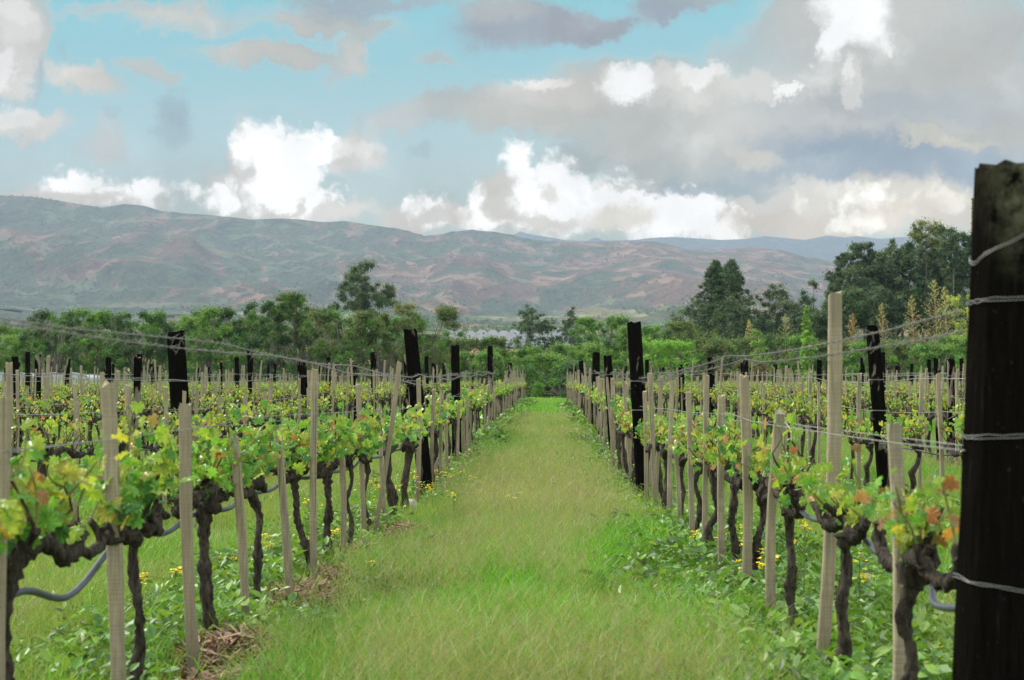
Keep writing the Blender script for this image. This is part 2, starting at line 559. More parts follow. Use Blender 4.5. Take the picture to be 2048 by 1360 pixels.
def leaf_mat(name, trans=.35, rough=.55, gain=1.0, vein=0.0):
    m, t = new_mat(name)
    at = t.n('ShaderNodeAttribute', attribute_name='tint')
    c = at.outputs['Color']
    tcn = t.n('ShaderNodeTexCoord')
    nz = t.noise(tcn.outputs['Object'], 30, 2)
    c = t.mix(1.0, c, t.ramp(nz, [(.3, .8), (.7, 1.15)]), 'MULTIPLY')
    if gain != 1:
        c = t.mix(1.0, c, (gain,) * 3, 'MULTIPLY')
    p = t.n('ShaderNodeBsdfPrincipled', {'Base Color': c, 'Roughness': rough, 'Specular IOR Level': .35})
    tr = t.n('ShaderNodeBsdfTranslucent', {'Color': t.mix(1.0, c, (1.25, 1.2, .5), 'MULTIPLY')})
    mx = t.n('ShaderNodeMixShader', {0: trans, 1: p.outputs[0], 2: tr.outputs[0]})
    finish(t, mx.outputs[0])
    return m


M_LEAF = leaf_mat('vine_leaf', .42, .36)
M_TREE = leaf_mat('tree_leaf', .3, .6, 1.78)
M_GRASS = leaf_mat('grass_blade', .35, .55)
M_WEED = leaf_mat('weed_leaf', .3, .45)


def bark_mat(name, ca, cb, scale=18, bump=.6, stretch=.25):
    m, t = new_mat(name)
    tcn = t.n('ShaderNodeTexCoord')
    mp = t.n('ShaderNodeMapping', {'Vector': tcn.outputs['Object'], 'Scale': (1, 1, stretch)})
    n1 = t.noise(mp, scale, 6, .7, .6)
    n2 = t.noise(tcn.outputs['Object'], scale * .3, 3)
    c = t.mix(t.mr(n1, .36, .66), ca, cb)
    c = t.mix(1.0, c, t.ramp(n2, [(.3, .6), (.7, 1.3)]), 'MULTIPLY')
    at = t.n('ShaderNodeAttribute', attribute_name='tint')
    c = t.mix(1.0, c, at.outputs['Color'], 'MULTIPLY')
    bp = t.n('ShaderNodeBump', {'Strength': bump, 'Distance': .02, 'Height': n1})
    p = t.n('ShaderNodeBsdfPrincipled', {'Base Color': c, 'Roughness': .92, 'Specular IOR Level': .2, 'Normal': bp.outputs[0]})
    finish(t, p.outputs[0])
    return m


M_VBARK = bark_mat('vine_bark', (.010, .008, .006), (.105, .085, .06), 60, 1.0, .22)
M_TBARK = bark_mat('tree_bark', (.10, .085, .07), (.26, .22, .18), 3, .4, .2)


def stake_mat():
    m, t = new_mat('stake_wood')
    tcn = t.n('ShaderNodeTexCoord')
    oi = t.n('ShaderNodeObjectInfo')
    off = t.n('ShaderNodeVectorMath', {0: tcn.outputs['Object'], 1: t.n('ShaderNodeCombineXYZ', {0: t.math('MULTIPLY', oi.outputs['Random'], 40.0), 1: 0.0, 2: 0.0})}, operation='ADD').outputs[0]
    grain = t.noise(t.n('ShaderNodeMapping', {'Vector': off, 'Scale': (60, 60, 3)}), 2.2, 5, .65)
    saw = t.noise(t.n('ShaderNodeMapping', {'Vector': off, 'Scale': (2, 2, 160)}), 1.0, 2, .5)
    big = t.noise(off, 4.5, 4, .6)
    c = t.ramp(grain, [(.25, (.16, .125, .07)), (.5, (.33, .28, .175)), (.75, (.50, .44, .31))])
    c = t.mix(t.mr(saw, .42, .62, 0, .35), c, (.15, .12, .085))
    crack = t.noise(t.n('ShaderNodeMapping', {'Vector': off, 'Scale': (70, 70, .9)}), 1.3, 2, .5)
    c = t.mix(t.mr(crack, .66, .70, 0, .8), c, (.045, .035, .025))
    stain = t.noise(t.n('ShaderNodeMapping', {'Vector': off, 'Scale': (9, 9, 1.5)}), 1.6, 5, .65)
    c = t.mix(t.mr(stain, .50, .66, 0, .6), c, (.13, .125, .105))
    c = t.mix(t.mr(big, .5, .75, 0, .7), c, (.17, .16, .11))
    c = t.mix(t.math('MULTIPLY', oi.outputs['Random'], .5), c, (.24, .195, .12))
    at = t.n('ShaderNodeAttribute', attribute_name='tint')
    c = t.mix(1.0, c, at.outputs['Color'], 'MULTIPLY')
    bp = t.n('ShaderNodeBump', {'Strength': .5, 'Distance': .004, 'Height': grain})
    p = t.n('ShaderNodeBsdfPrincipled', {'Base Color': c, 'Roughness': .85, 'Specular IOR Level': .25, 'Normal': bp.outputs[0]})
    finish(t, p.outputs[0])
    return m


M_STAKE = stake_mat()


def post_mat(name, lichen=0.0, bare=.12):
    m, t = new_mat(name)
    tcn = t.n('ShaderNodeTexCoord')
    oi = t.n('ShaderNodeObjectInfo')
    off = t.n('ShaderNodeVectorMath', {0: tcn.outputs['Object'], 1: t.n('ShaderNodeCombineXYZ', {0: 0.0, 1: t.math('MULTIPLY', oi.outputs['Random'], 40.0), 2: t.math('MULTIPLY', oi.outputs['Random'], 13.0)})}, operation='ADD').outputs[0]
    grain = t.noise(t.n('ShaderNodeMapping', {'Vector': off, 'Scale': (30, 30, 2.2)}), 2.4, 6, .7)
    fl = t.noise(off, 55, 2, .6)
    patch = t.noise(t.n('ShaderNodeMapping', {'Vector': off, 'Scale': (5, 5, 1.3)}), 1.2, 4, .6, .5)
    c = t.ramp(grain, [(.3, (.003, .0027, .0024)), (.6, (.007, .006, .005)), (.88, (.03, .026, .02))])
    c = t.mix(t.mr(fl, .70, .76, 0, .25 if lichen else .6), c, (.12, .11, .09))
    c = t.mix(t.mr(patch, .74 - bare, .80 - bare, 0, 1, True), c, t.ramp(grain, [(.3, (.11, .09, .065)), (.7, (.27, .235, .18))]))
    if lichen:
        g = t.n('ShaderNodeSeparateXYZ', {0: tcn.outputs['Object']})
        mk = t.math('MULTIPLY', t.mr(g.outputs[2], 1.38, 1.56), t.mr(g.outputs[0], -.035, .03))
        ln = t.noise(off, 24, 5, .65)
        c = t.mix(t.math('MULTIPLY', mk, t.mr(ln, .38, .62), clamp=True), c, (.10, .10, .06))
    bp = t.n('ShaderNodeBump', {'Strength': .8, 'Distance': .01, 'Height': grain})
    p = t.n('ShaderNodeBsdfPrincipled', {'Base Color': c, 'Roughness': 1.0, 'Specular IOR Level': .0, 'Normal': bp.outputs[0]})
    finish(t, p.outputs[0])
    return m


M_POST = post_mat('charred_wood')
M_POSTL = post_mat('charred_wood_lichen', 1.0, -.3)
M_POSTB = post_mat('half_bare_wood', 0, .22)


def plain(name, c, rough=.6, metal=0.0, spec=.4):
    m, t = new_mat(name)
    tcn = t.n('ShaderNodeTexCoord')
    nz = t.noise(tcn.outputs['Object'], 25, 3)
    cc = t.mix(1.0, c, t.ramp(nz, [(.3, .75), (.7, 1.2)]), 'MULTIPLY')
    p = t.n('ShaderNodeBsdfPrincipled', {'Base Color': cc, 'Roughness': rough, 'Metallic': metal, 'Specular IOR Level': spec})
    finish(t, p.outputs[0])
    return m


M_WIRE = plain('galvanised_wire', (.26, .26, .24), .6, .4)
M_BARB = plain('weathered_barbed_wire', (.20, .19, .17), .7, .3)
M_HOSE = plain('grey_hose', (.05, .056, .066), .45, 0, .5)
M_FLOWER = plain('yellow_petals', (.80, .66, .02), .6)
M_STONE = plain('pale_stone', (.42, .36, .32), .9)
M_PLASTIC = plain('white_plastic_film', (.40, .43, .46), .5)
M_STRAW = leaf_mat('straw', .1, .8)


def ground_mat():
    m, t = new_mat('soil_and_turf')
    g = t.n('ShaderNodeNewGeometry')
    pos = g.outputs['Position']
    s = t.n('ShaderNodeSeparateXYZ', {0: pos})
    n1 = t.noise(pos, 1.3, 5, .6)
    n2 = t.noise(pos, 9.0, 5, .65)
    n3 = t.noise(pos, 60.0, 3, .6)
    green = t.ramp(n2, [(.25, (.03, .07, .010)), (.5, (.06, .14, .018)), (.75, (.13, .20, .04))])
    green = t.mix(t.mr(n1, .45, .7, 0, .6), green, (.10, .13, .04))
    soil = t.ramp(n3, [(.25, (.05, .032, .018)), (.6, (.13, .085, .05)), (.85, (.28, .20, .12))])
    # bare soil and straw strip under each vine row: rows every 2.45 m
    fx = t.math('PINGPONG', t.math('ADD', s.outputs[0], 1.4), 1.225)
    strip = t.mr(t.math('ADD', fx, t.math('MULTIPLY', n1, -.55)), -.05, .16, 1, 0, True)
    lim = t.mr(s.outputs[1], 60, 95, 1, 0)
    c = t.mix(t.math('MULTIPLY', strip, lim), green, soil)
    c = t.mix(1.0, c, t.ramp(n3, [(.3, .7), (.7, 1.25)]), 'MULTIPLY')
    bp = t.n('ShaderNodeBump', {'Strength': .7, 'Distance': .03, 'Height': n2})
    p = t.n('ShaderNodeBsdfPrincipled', {'Base Color': c, 'Roughness': .95, 'Specular IOR Level': .1, 'Normal': bp.outputs[0]})
    finish(t, p.outputs[0])
    return m


def hill_mat():
    m, t = new_mat('dry_hillside')
    g = t.n('ShaderNodeNewGeometry')
    pos = g.outputs['Position']
    at = t.n('ShaderNodeAttribute', attribute_name='tint')
    ts = t.n('ShaderNodeSeparateColor', {0: at.outputs['Color']})      # R scrub, G low valley, B far range
    flat = t.n('ShaderNodeMapping', {'Vector': pos, 'Scale': (1, .45, 1.2)})
    n1 = t.noise(flat, .0030, 7, .68, .3)
    n2 = t.noise(flat, .014, 6, .7, .5)
    n3 = t.noise(flat, .040, 4, .65)
    rn = t.n('ShaderNodeTexNoise', {'Vector': flat, 'Scale': .0075, 'Detail': 7.0, 'Roughness': .62, 'Lacunarity': 2.1, 'Offset': 1.0, 'Gain': 2.2, 'Distortion': .15}, noise_type='RIDGED_MULTIFRACTAL')
    ridge = t.mr(rn.outputs[0], .2, 1.9)
    soil = t.ramp(n2, [(.3, (.10, .066, .054)), (.48, (.15, .098, .074)), (.6, (.195, .127, .09)), (.78, (.25, .175, .12))])
    soil = t.mix(t.math('MULTIPLY', ridge, .3), soil, (.25, .17, .12))
    scrub = t.ramp(n3, [(.3, (.032, .056, .036)), (.5, (.062, .098, .054)), (.68, (.10, .145, .068))])
    mixv = t.math('ADD', t.math('ADD', t.math('MULTIPLY', n1, .55), t.math('MULTIPLY', ts.outputs[0], .32)), t.math('ADD', t.math('MULTIPLY', ridge, -.30), t.math('MULTIPLY', n3, .38)))
    f = t.mr(mixv, .30, .50, 0, .9, True)
    c = t.mix(f, soil, scrub)
    c = t.mix(t.mr(n3, .62, .70, 0, .6), c, (.035, .05, .035))
    # valley floor: strips of fields between dark tree lines
    vo = t.n('ShaderNodeTexVoronoi', {'Vector': t.n('ShaderNodeMapping', {'Vector': pos, 'Scale': (1, .45, 0)}), 'Scale': .011})
    cell = t.n('ShaderNodeSeparateColor', {0: vo.outputs['Color']})
    field = t.ramp(cell.outputs[0], [(.0, (.05, .10, .03)), (.35, (.12, .20, .06)), (.55, (.22, .24, .11)), (.75, (.33, .22, .13)), (1, (.07, .12, .04))], 'CONSTANT')
    field = t.mix(t.mr(n2, .5, .62, 0, .8), field, (.025, .05, .025))
    c = t.mix(ts.outputs[1], c, field)
    c = t.mix(ts.outputs[2], c, t.ramp(n2, [(.35, (.02, .035, .035)), (.7, (.07, .10, .08))]))
    bp = t.n('ShaderNodeBump', {'Strength': 1.0, 'Distance': 48.0, 'Height': ridge})
    p = t.n('ShaderNodeBsdfPrincipled', {'Base Color': c, 'Roughness': 1.0, 'Specular IOR Level': .0, 'Normal': bp.outputs[0]})
    finish(t, p.outputs[0])
    return m


M_GROUND = ground_mat()
M_HILL = hill_mat()

# ------------------------------------------------------------------ ground and hills
R1 = [(-900, 330), (-400, 360), (0, 390), (60, 392), (110, 399), (160, 408), (205, 414), (250, 407), (290, 411), (322, 421), (420, 428), (505, 438), (560, 436), (610, 438),
      (640, 443), (690, 441), (740, 449), (800, 456), (850, 470), (880, 467), (905, 461), (945, 458), (990, 461), (1030, 470), (1065, 478), (1100, 481), (1180, 483),
      (1250, 481), (1310, 482), (1350, 490), (1380, 500), (1440, 497), (1500, 494), (1560, 498), (1610, 512), (1680, 522), (1740, 535), (1850, 560), (2050, 575), (2500, 560), (3200, 540)]
R2 = [(-900, 520), (600, 500), (950, 490), (1015, 474), (1040, 462), (1062, 468), (1090, 472), (1130, 479), (1175, 481), (1191, 473), (1206, 480), (1270, 479), (1300, 475), (1345, 473), (1400, 476),
      (1440, 479), (1490, 477), (1530, 471), (1560, 474), (1610, 479), (1655, 470), (1690, 474), (1715, 471), (1760, 477), (1800, 473), (1850, 474), (1880, 461), (1905, 458), (1935, 470),
      (1990, 480), (2200, 470), (3200, 480)]


def prof(tab):
    p = np.array([uv(a, b) for a, b in tab])
    return p[:, 0], p[:, 1]


R1u, R1v = prof(R1)
R2u, R2v = prof(R2)


def terrain(u, y):
    """height of the land at sight slope u and distance y (metres)"""
    x = u * (np.abs(y) + 60)
    ut = x / np.maximum(y, 1)
    near = gz0(np.minimum(y, 3000))
    r1 = np.interp(ut, R1u, R1v)
    r2 = np.interp(ut, R2u, R2v)
    Y1 = 5100 + 500 * (fbm(ut * 4 + 3, ut * 0 + .5, 3, 21) - .5)
    s = np.clip((y - 2300) / (Y1 - 2300), 0, 1)
    vb = np.interp(2300, [2000, 3000], [80, 128]) / 2300
    warpx = x + 260 * (fbm(x / 900, y / 900, 3, 77) - .5)
    rd = ridged(warpx / 1050 + 4.2, y / 1500 + 1.7, 6, 40, .52)
    gul = ridged(warpx / 330 + 1.2, y / 640 + 3.7, 4, 90, .55)
    hill = fbm(x / 620, y / 620, 4, 60)
    shape = .55 * s ** 1.5 + .45 * s
    shape = shape + (rd - .42) * .80 * np.minimum(1, 3.2 * s) * (1 - s) ** .8 + (gul - .4) * .34 * np.minimum(1, 4 * s) * (1 - s) ** .35
    vv = vb + (r1 - vb) * np.clip(shape, -.05, .985 + .015 * s)
    front = y * vv + (hill - .5) * 22 * np.clip(s * 6, 0, 1) * (1 - s)
    # behind the first ridge the land drops, then climbs to the blue range
    back1 = r1 * Y1 - (y - Y1) * .16
    t2 = np.clip((y - 6400) / (9000 - 6400), 0, 1)
    b2 = r2 * 9000 * (.45 + .55 * t2 ** 1.3) + (ridged(x / 900, y / 1500, 4, 15) - .4) * 170 * t2 * (1 - t2)
    b2 = np.where(y > 9000, r2 * 9000 - (y - 9000) * .2, b2)
    back = np.maximum(back1, np.where(y > 6300, b2, -1e9))
    far = np.where(y > Y1, back, front)
    w = np.clip((y - 1700) / 900, 0, 1)
    w = w * w * (3 - 2 * w)
    base = near + 5 * (fbm(x / 260, y / 260, 3, 8) - .5) * np.clip((y - 300) / 600, 0, 1)
    return x, np.where(y < 1700, base, base * (1 - w) + far * w)


def grid_mesh(name, us, ys, mat, kind_tint=False):
    uu, yy = np.meshgrid(us, ys)
    xx, zz = terrain(uu, yy)
    nearm = yy < 130
    zz = np.where(nearm, zz + .05 * (fbm(xx * .35 + 50, yy * .22 + 9, 3, 5) - .5), zz)
    v = np.stack([xx, yy, zz], -1).reshape(-1, 3)
    nu = len(us)
    i = np.arange(len(ys) - 1)[:, None] * nu
    j = np.arange(nu - 1)[None]
    f = np.stack([i + j, i + j + 1, i + nu + j + 1, i + nu + j], -1).reshape(-1, 4)
    c = np.ones((len(v), 3))
    if kind_tint:
        ut = xx / np.maximum(yy, 1)
        wx = xx + 260 * (fbm(xx / 900, yy / 900, 3, 77) - .5)
        rd_ = ridged(wx / 1050 + 4.2, yy / 1500 + 1.7, 6, 40, .52)
        gl_ = ridged(wx / 330 + 1.2, yy / 640 + 3.7, 4, 90, .55)
        scrub = np.clip(.45 - (ut + .33) * 1.1, .0, .6) + np.clip(.50 - gl_, 0, .5) * 1.0 + np.clip(.42 - rd_, 0, .4) * 1.2
        fine = ridged(wx / 95 + 2.2, yy / 210 + 5.1, 3, 130, .6)
        scrub = scrub + (.42 - fine) * .9 + .12
        scrub = np.clip(scrub, 0, 1) * (yy < 6000)
        low = np.clip(1 - (yy - 2300) / 650 + (fbm(xx / 420, yy / 420, 3, 9) - .5) * 1.6, 0, 1)
        farr = np.clip((yy - 6200) / 200, 0, 1)
        c = np.stack([scrub, low, farr], -1).reshape(-1, 3)
    mb = MB().add(v, f, c)
    return mb.build(name, mat)


ysn = np.concatenate([np.linspace(-60, 3, 14), np.geomspace(3.6, 260, 190)])
tag(grid_mesh('ground', np.linspace(-.95, .95, 340), ysn, M_GROUND), kind='structure')
ysf = np.concatenate([np.geomspace(260, 2300, 60), np.linspace(2320, 5750, 250), np.linspace(5800, 8900, 50), np.linspace(8950, 9050, 6), np.linspace(9200, 11500, 6)])
tag(grid_mesh('hills', np.linspace(-.95, .95, 1150), ysf, M_HILL, True), kind='structure')
#--PART2--

# ------------------------------------------------------------------ vineyard layout
LEFT = [-1.4 - 2.45 * k for k in range(13)]
RIGHT = [1.05 + 2.45 * k for k in range(12)]
ORD = ['first', 'second', 'third', 'fourth', 'fifth', 'sixth', 'seventh', 'eighth', 'ninth', 'tenth', 'eleventh', 'twelfth', 'thirteenth', 'fourteenth',
       'fifteenth', 'sixteenth', 'seventeenth', 'eighteenth', 'nineteenth', 'twentieth']
TENS = ['', '', 'twenty', 'thirty', 'forty', 'fifty', 'sixty', 'seventy', 'eighty', 'ninety']


def ordw(i):
    """i from 0"""
    i += 1
    if i <= 20:
        return ORD[i - 1]
    if i % 10 == 0:
        return TENS[i // 10][:-1] + 'ieth'
    return TENS[i // 10] + '-' + ORD[i % 10 - 1]


def row_phrase(side, k):
    if k == 0:
        return f'{side} lane-side row'
    return f'{ordw(k)} row beyond the {side} lane-side row'


# ---- vine generator: local frame, row runs along y, trunk base at the origin
GREEN = [(.13, .31, .05), (.18, .38, .06), (.08, .23, .06), (.25, .42, .07)]
YELL = [(.33, .42, .07), (.28, .40, .07), (.40, .40, .08), (.23, .36, .06)]
ORNG = [(.42, .24, .08), (.40, .17, .07), (.42, .32, .08), (.30, .18, .08)]


def vine_meshes(seed, lush=.6, thick=.032, lean=(0, 0), head=.64, far=0, arm=(.58, .58), orange=.2, up=0.0, leafs=1.0, sticks=1.0):
    rng = np.random.default_rng(seed)
    hx, hy = lean
    # trunk with kinks and swellings
    n = 44 if far == 0 else 10
    ctrl = [(-hx * .9, -hy * .9, -.08), (-hx + rng.normal(0, .012), -hy + rng.normal(0, .01), .02)]
    ctrl[0] = (-hx, -hy, -.08)
    for k in range(1, 5):
        t = k / 5
        ctrl.append((-hx * (1 - t) + rng.normal(0, .019), -hy * (1 - t) + rng.normal(0, .022), head * t))
    ctrl.append((0, 0, head))
    pts = smooth_path(ctrl, n)
    tt = np.linspace(0, 1, n)
    rad = .84 * thick * (1.12 - .35 * tt + .35 * np.exp(-((tt - 1) / .09) ** 2) + .3 * np.exp(-(tt / .08) ** 2)) * (1 + .16 * np.sin(tt * rng.uniform(14, 26) + rng.random() * 6)) * (1 + .12 * rng.normal(size=n))
    trunk = MB()
    tube(trunk, pts, rad, 14 if far == 0 else 6, .2, rng)
    # cordon arms, knobbly, with spurs
    cord = MB()
    canes = []
    for sgn, al in ((1, arm[0]), (-1, arm[1])):
        na = 30 if far == 0 else 7
        ay = np.linspace(0, al, na) * sgn
        z = head + .03 + .03 * np.sin(np.linspace(0, rng.uniform(4, 9), na) + rng.random() * 6) + rng.normal(0, .006, na)
        z = z + up * np.linspace(0, 1, na) ** 1.5
        z[0] = head - .02
        x = .025 * np.sin(np.linspace(0, rng.uniform(3, 8), na) + rng.random() * 6)
        ap = np.stack([x, ay, z], 1)
        ar = thick * (.85 - .3 * np.linspace(0, 1, na)) * (1 + .3 * rng.random(na))
        tube(cord, ap, ar, 9 if far == 0 else 5, .26, rng)
        if far == 0:                                            # burls and pruning knobs
            for k in range(int(16 * (1 + up * 3))):
                i = rng.integers(0, na)
                d_ = rng.normal(0, 1, 3)
                d_ /= np.linalg.norm(d_)
                kr = ar[i] * rng.uniform(.5, .95)
                e_ = ap[i] + d_ * ar[i] * rng.uniform(.5, 1.2)
                tube(cord, [ap[i] + d_ * ar[i] * .1, (ap[i] + e_) / 2 + d_ * kr * .3, e_ + d_ * kr * .4], [kr * .7, kr, kr * .55], 7, .3, rng)
        for k in range(int(rng.integers(5, 8) * (.7 + .7 * lush)) if far < 2 else 4):
            t = rng.uniform(.05, 1)
            i = int(t * (na - 1))
            canes.append((ap[i], rng.uniform(.03, .09)))
    for k in range(4):
        canes.append((np.array([rng.normal(0, .015), rng.normal(0, .05), head + .02]), rng.uniform(.06, .14)))
    shoots = []
    for b, ln in canes:
        d = np.array([rng.normal(0, .45), rng.normal(0, .5), 1.0])
        d /= np.linalg.norm(d)
        e = b + d * ln
        m = (b + e) / 2 + rng.normal(0, .012, 3)
        if far < 2:
            tube(cord, smooth_path([b, m, e], 5), thick * np.array([.6, .52, .46, .42, .5]), 6 if far == 0 else 4, .3, rng)
        shoots.append((e, d))
        for _c in range(int(rng.random() < (.75 if lush < .5 else .25)) + int(rng.random() < sticks - 1)):            # a pruned brown cane
            d2 = np.array([rng.normal(0, .5), rng.normal(0, .5), .9])
            d2 /= np.linalg.norm(d2)
            L = rng.uniform(.07, .20)
            e2 = e + d2 * L
            tube(cord, smooth_path([e, (e + e2) / 2 + rng.normal(0, .02, 3), e2], 5), [.0055, .005, .0045, .004, .0035], 5 if far == 0 else 3, .1, rng, col=(1.9, 1.45, 1.15))
            shoots.append((e2, d2))
    # green shoots with leaves
    fol = MB()
    lp, ln_, ls, lc = [], [], [], []
    big = 1.0 if far == 0 else (1.2 if far == 1 else 1.7)
    for e, d in shoots:
        if rng.random() > .35 + lush:
            continue
        L = rng.uniform(.05, .11) + .13 * lush * rng.random()
        bend = np.array([rng.normal(0, .5), rng.normal(0, .6), .8])
        bend /= np.linalg.norm(bend)
        tip = e + bend * L
        path = smooth_path([e, (e + tip) / 2 + rng.normal(0, .02, 3), tip], 6)
        if far < 2:
            tube(fol, path, [.0045, .004, .0035, .003, .0025, .002], 4 if far == 0 else 3, 0, rng, col=(.22, .22, .06), cap=False)
        nl = int((3.5 + 10 * lush * lush) * rng.uniform(.7, 1.2)) if far < 2 else int(2 + 3 * lush)
        hue = rng.random()
        for k in range(nl):
            t = (k + .5) / nl
            p = path[min(5, int(t * 5.99))] + rng.normal(0, .018, 3)
            side = rng.normal(0, 1, 3)
            side[2] = abs(side[2]) * .3
            side /= np.linalg.norm(side)
            p = p + side * rng.uniform(.02, .06) + [0, 0, .015]
            lp.append(p)
            nn = np.array([rng.normal(0, .7), rng.normal(0, .7) - .2, rng.uniform(-.1, 1.0)])
            ln_.append(nn)
            ls.append((rng.uniform(.034, .062) * (1.1 - .5 * t) + .022 * lush) * big * leafs)
            r = rng.random()
            if r < orange * (.5 + t):
                c = ORNG[rng.integers(4)]
            elif r < .62 - .5 * lush + .3 * t or hue < .15:
                c = YELL[rng.integers(4)]
            else:
                c = GREEN[rng.integers(4)]
            lc.append(np.array(c) * rng.uniform(.75, 1.2))
    lp = np.array(lp)
    M = rot_basis(np.array(ln_), rng.random(len(lp)) * 2 * PI)
    tv, tf = (GLV, GLF) if far == 0 else ((MLV, MLF) if far == 1 else (DMV, DMF))
    scatter(fol, tv, tf, lp, M, np.array(ls) * (1.0 if far < 2 else .9), np.array(lc))
    return trunk, cord, fol


def link_vine(x, y, meshes, rz, label, group, scale=1.0):
    root = bpy.data.objects.new('grape_vine', None)
    COL.objects.link(root)
    root.location = (x, y, float(gz(x, y)))
    root.rotation_euler = (0, 0, rz)
    root.scale = (scale,) * 3
    tag(root, label, 'grape vine', group)
    for nm, me in zip(('trunk', 'cordon', 'foliage'), meshes):
        link(nm, me, root)
    return root


def to_mesh3(mbs, nm):
    return [mbs[0].mesh('trunk', M_VBARK), mbs[1].mesh('cordon', M_VBARK), mbs[2].mesh('foliage', M_LEAF, False)]


VAR_L = [to_mesh3(vine_meshes(100 + i, .58, .034, (RNG.normal(0, .03), RNG.normal(0, .03)), far=1, orange=.04), '') for i in range(8)]
VAR_B = [to_mesh3(vine_meshes(300 + i, .30, .034, (RNG.normal(0, .03), RNG.normal(0, .03)), far=1, orange=.12, leafs=.72, sticks=2.0), '') for i in range(8)]
VAR_R = [to_mesh3(vine_meshes(200 + i, .34, .034, (RNG.normal(0, .03), RNG.normal(0, .03)), far=1, orange=.12), '') for i in range(8)]

# trunks that can be told apart in the photograph: (x of head, x of base, thickness px, lush, look)
VL = [(30, 22, 46, .80, 'thick straight shaggy trunk at the left edge of the photo'),
      (268, 272, 28, .78, 'dark trunk with a shoulder bend where the grey hose is tied'),
      (408, 436, 32, .74, 'trunk leaning and kicking out towards the lane over straw'),
      (500, 530, 20, .76, 'slim dark trunk slanting beside bare soil'),
      (585, 618, 19, .76, 'forked trunk whose two stems join halfway down'),
      (652, 655, 20, .85, 'wavy trunk under a swollen knobbly head'),
      (700, 697, 11, .78, 'very thin young trunk'),
      (732, 728, 12, .8, 'thin trunk standing close to its stake'),
      (775, 784, 20, .7, 'stout curved trunk with yellow flowers around its foot'),
      (818, 808, 20, .6, 'stout trunk beside the pale stone'),
      (838, 842, 12, .6, 'thin dark trunk just past the pale stone'),
      (868, 864, 16, .6, 'trunk hugging the tall dark post')]
VR = [(1832, 1836, 36, .52, 'massive trunk with a big clubbed head beside the near dark post'),
      (1686, 1690, 31, .50, 'thick flaky trunk right behind the tallest stake'),
      (1578, 1590, 24, .50, 'trunk narrowing at the middle above tall weeds'),
      (1522, 1505, 22, .40, 'sharply curved S-shaped trunk'),
      (1470, 1466, 20, .45, 'dark trunk behind the broad pale stake'),
      (1428, 1428, 18, .45, 'dark trunk with yellow flowers at its foot'),
      (1398, 1394, 14, .4, 'thin dark trunk in the shade of its cordon'),
      (1368, 1366, 14, .45, 'thin trunk between two close stakes'),
      (1335, 1333, 17, .45, 'black mossy trunk just before the tall charred post')]
VINES = []          # (x, y) of all placed vines, for hoses
for side, rx, tab, others in (('left', LEFT[0], VL, VAR_L), ('right', RIGHT[0], VR, VAR_R)):
    last = 0
    for i, (hxp, bxp, wpx, lush, look) in enumerate(tab):
        ub, _ = uv(bxp, 1100)
        y = (rx + (.0 if side == 'left' else 0)) / ub
        uh, _ = uv(hxp, 980)
        hx = uh * y - ub * y
        th = wpx / FPX * y / 2 / 1.0
        mm = to_mesh3(vine_meshes(500 + i + (50 if side == 'right' else 0), lush, th, (hx, RNG.normal(0, .04)), head=.62 + .02 * (side == 'left') + RNG.normal(0, .012), far=0 if y < 13 else 1,
                                  arm=(RNG.uniform(.5, .62), RNG.uniform(.5, .62)) if not (side == 'right' and i < 3) else (.5, .46), orange=.05 if side == 'left' else .15, leafs=.9 if side == 'left' else .8, up=.03 if side == 'right' and i < 3 else 0.0), '')
        link_vine(rx + hx, y, mm, 0, f'grape vine, {look}, {side} row', f'grape vines in the {row_phrase(side, 0)}')
        VINES.append((side, 0, rx + hx, y))
        last = max(last, y)
    tab_end = last
    y = last + 1.2
    i = len(tab)
    while y < 90:
        VINES.append((side, 0, rx + RNG.normal(0, .04), y))
        y += 1.2 + RNG.normal(0, .05)
nfront = len(VL) + len(VR)
for side, rows in (('left', LEFT), ('right', RIGHT)):
    for k, rx in enumerate(rows):
        if k == 0:
            continue
        y = max(3.2, abs(rx) / .375) + RNG.uniform(0, 1)
        while y < 91:
            VINES.append((side, k, rx + RNG.normal(0, .05), y))
            y += 1.2 + RNG.normal(0, .06)
explicit = {(s, round(x, 4), round(y, 4)) for s, k, x, y in VINES[:0]}
# sort what is not yet built by how large it shows
done_l = len(VL)
todo = []
cnt = {}
for s, k, x, y in VINES:
    key = (s, k)
    c = cnt.get(key, 0)
    cnt[key] = c + 1
    if k == 0 and c < (len(VL) if s == 'left' else len(VR)):
        continue
    todo.append((y * (1 + .10 * k), s, k, c, x, y))
todo.sort()
N_IND = 270 - nfront
for n, (_, s, k, c, x, y) in enumerate(todo[:N_IND]):
    v = RNG.integers(8)
    pool = (VAR_L if s == 'left' else VAR_R) if k == 0 else VAR_B
    lab = f'{ordw(c)} grape vine from the near end, {row_phrase(s, k)}'
    link_vine(x, y, pool[v], PI * (RNG.random() < .5) + RNG.normal(0, .1), lab, f'grape vines in the {row_phrase(s, k)}', RNG.uniform(.9, 1.08))
rest = todo[N_IND:]
FARV = [vine_meshes(900 + i, .36, .045, far=2, orange=.14, leafs=.62, sticks=2.0) for i in range(6)]
fb = [MB(), MB()]
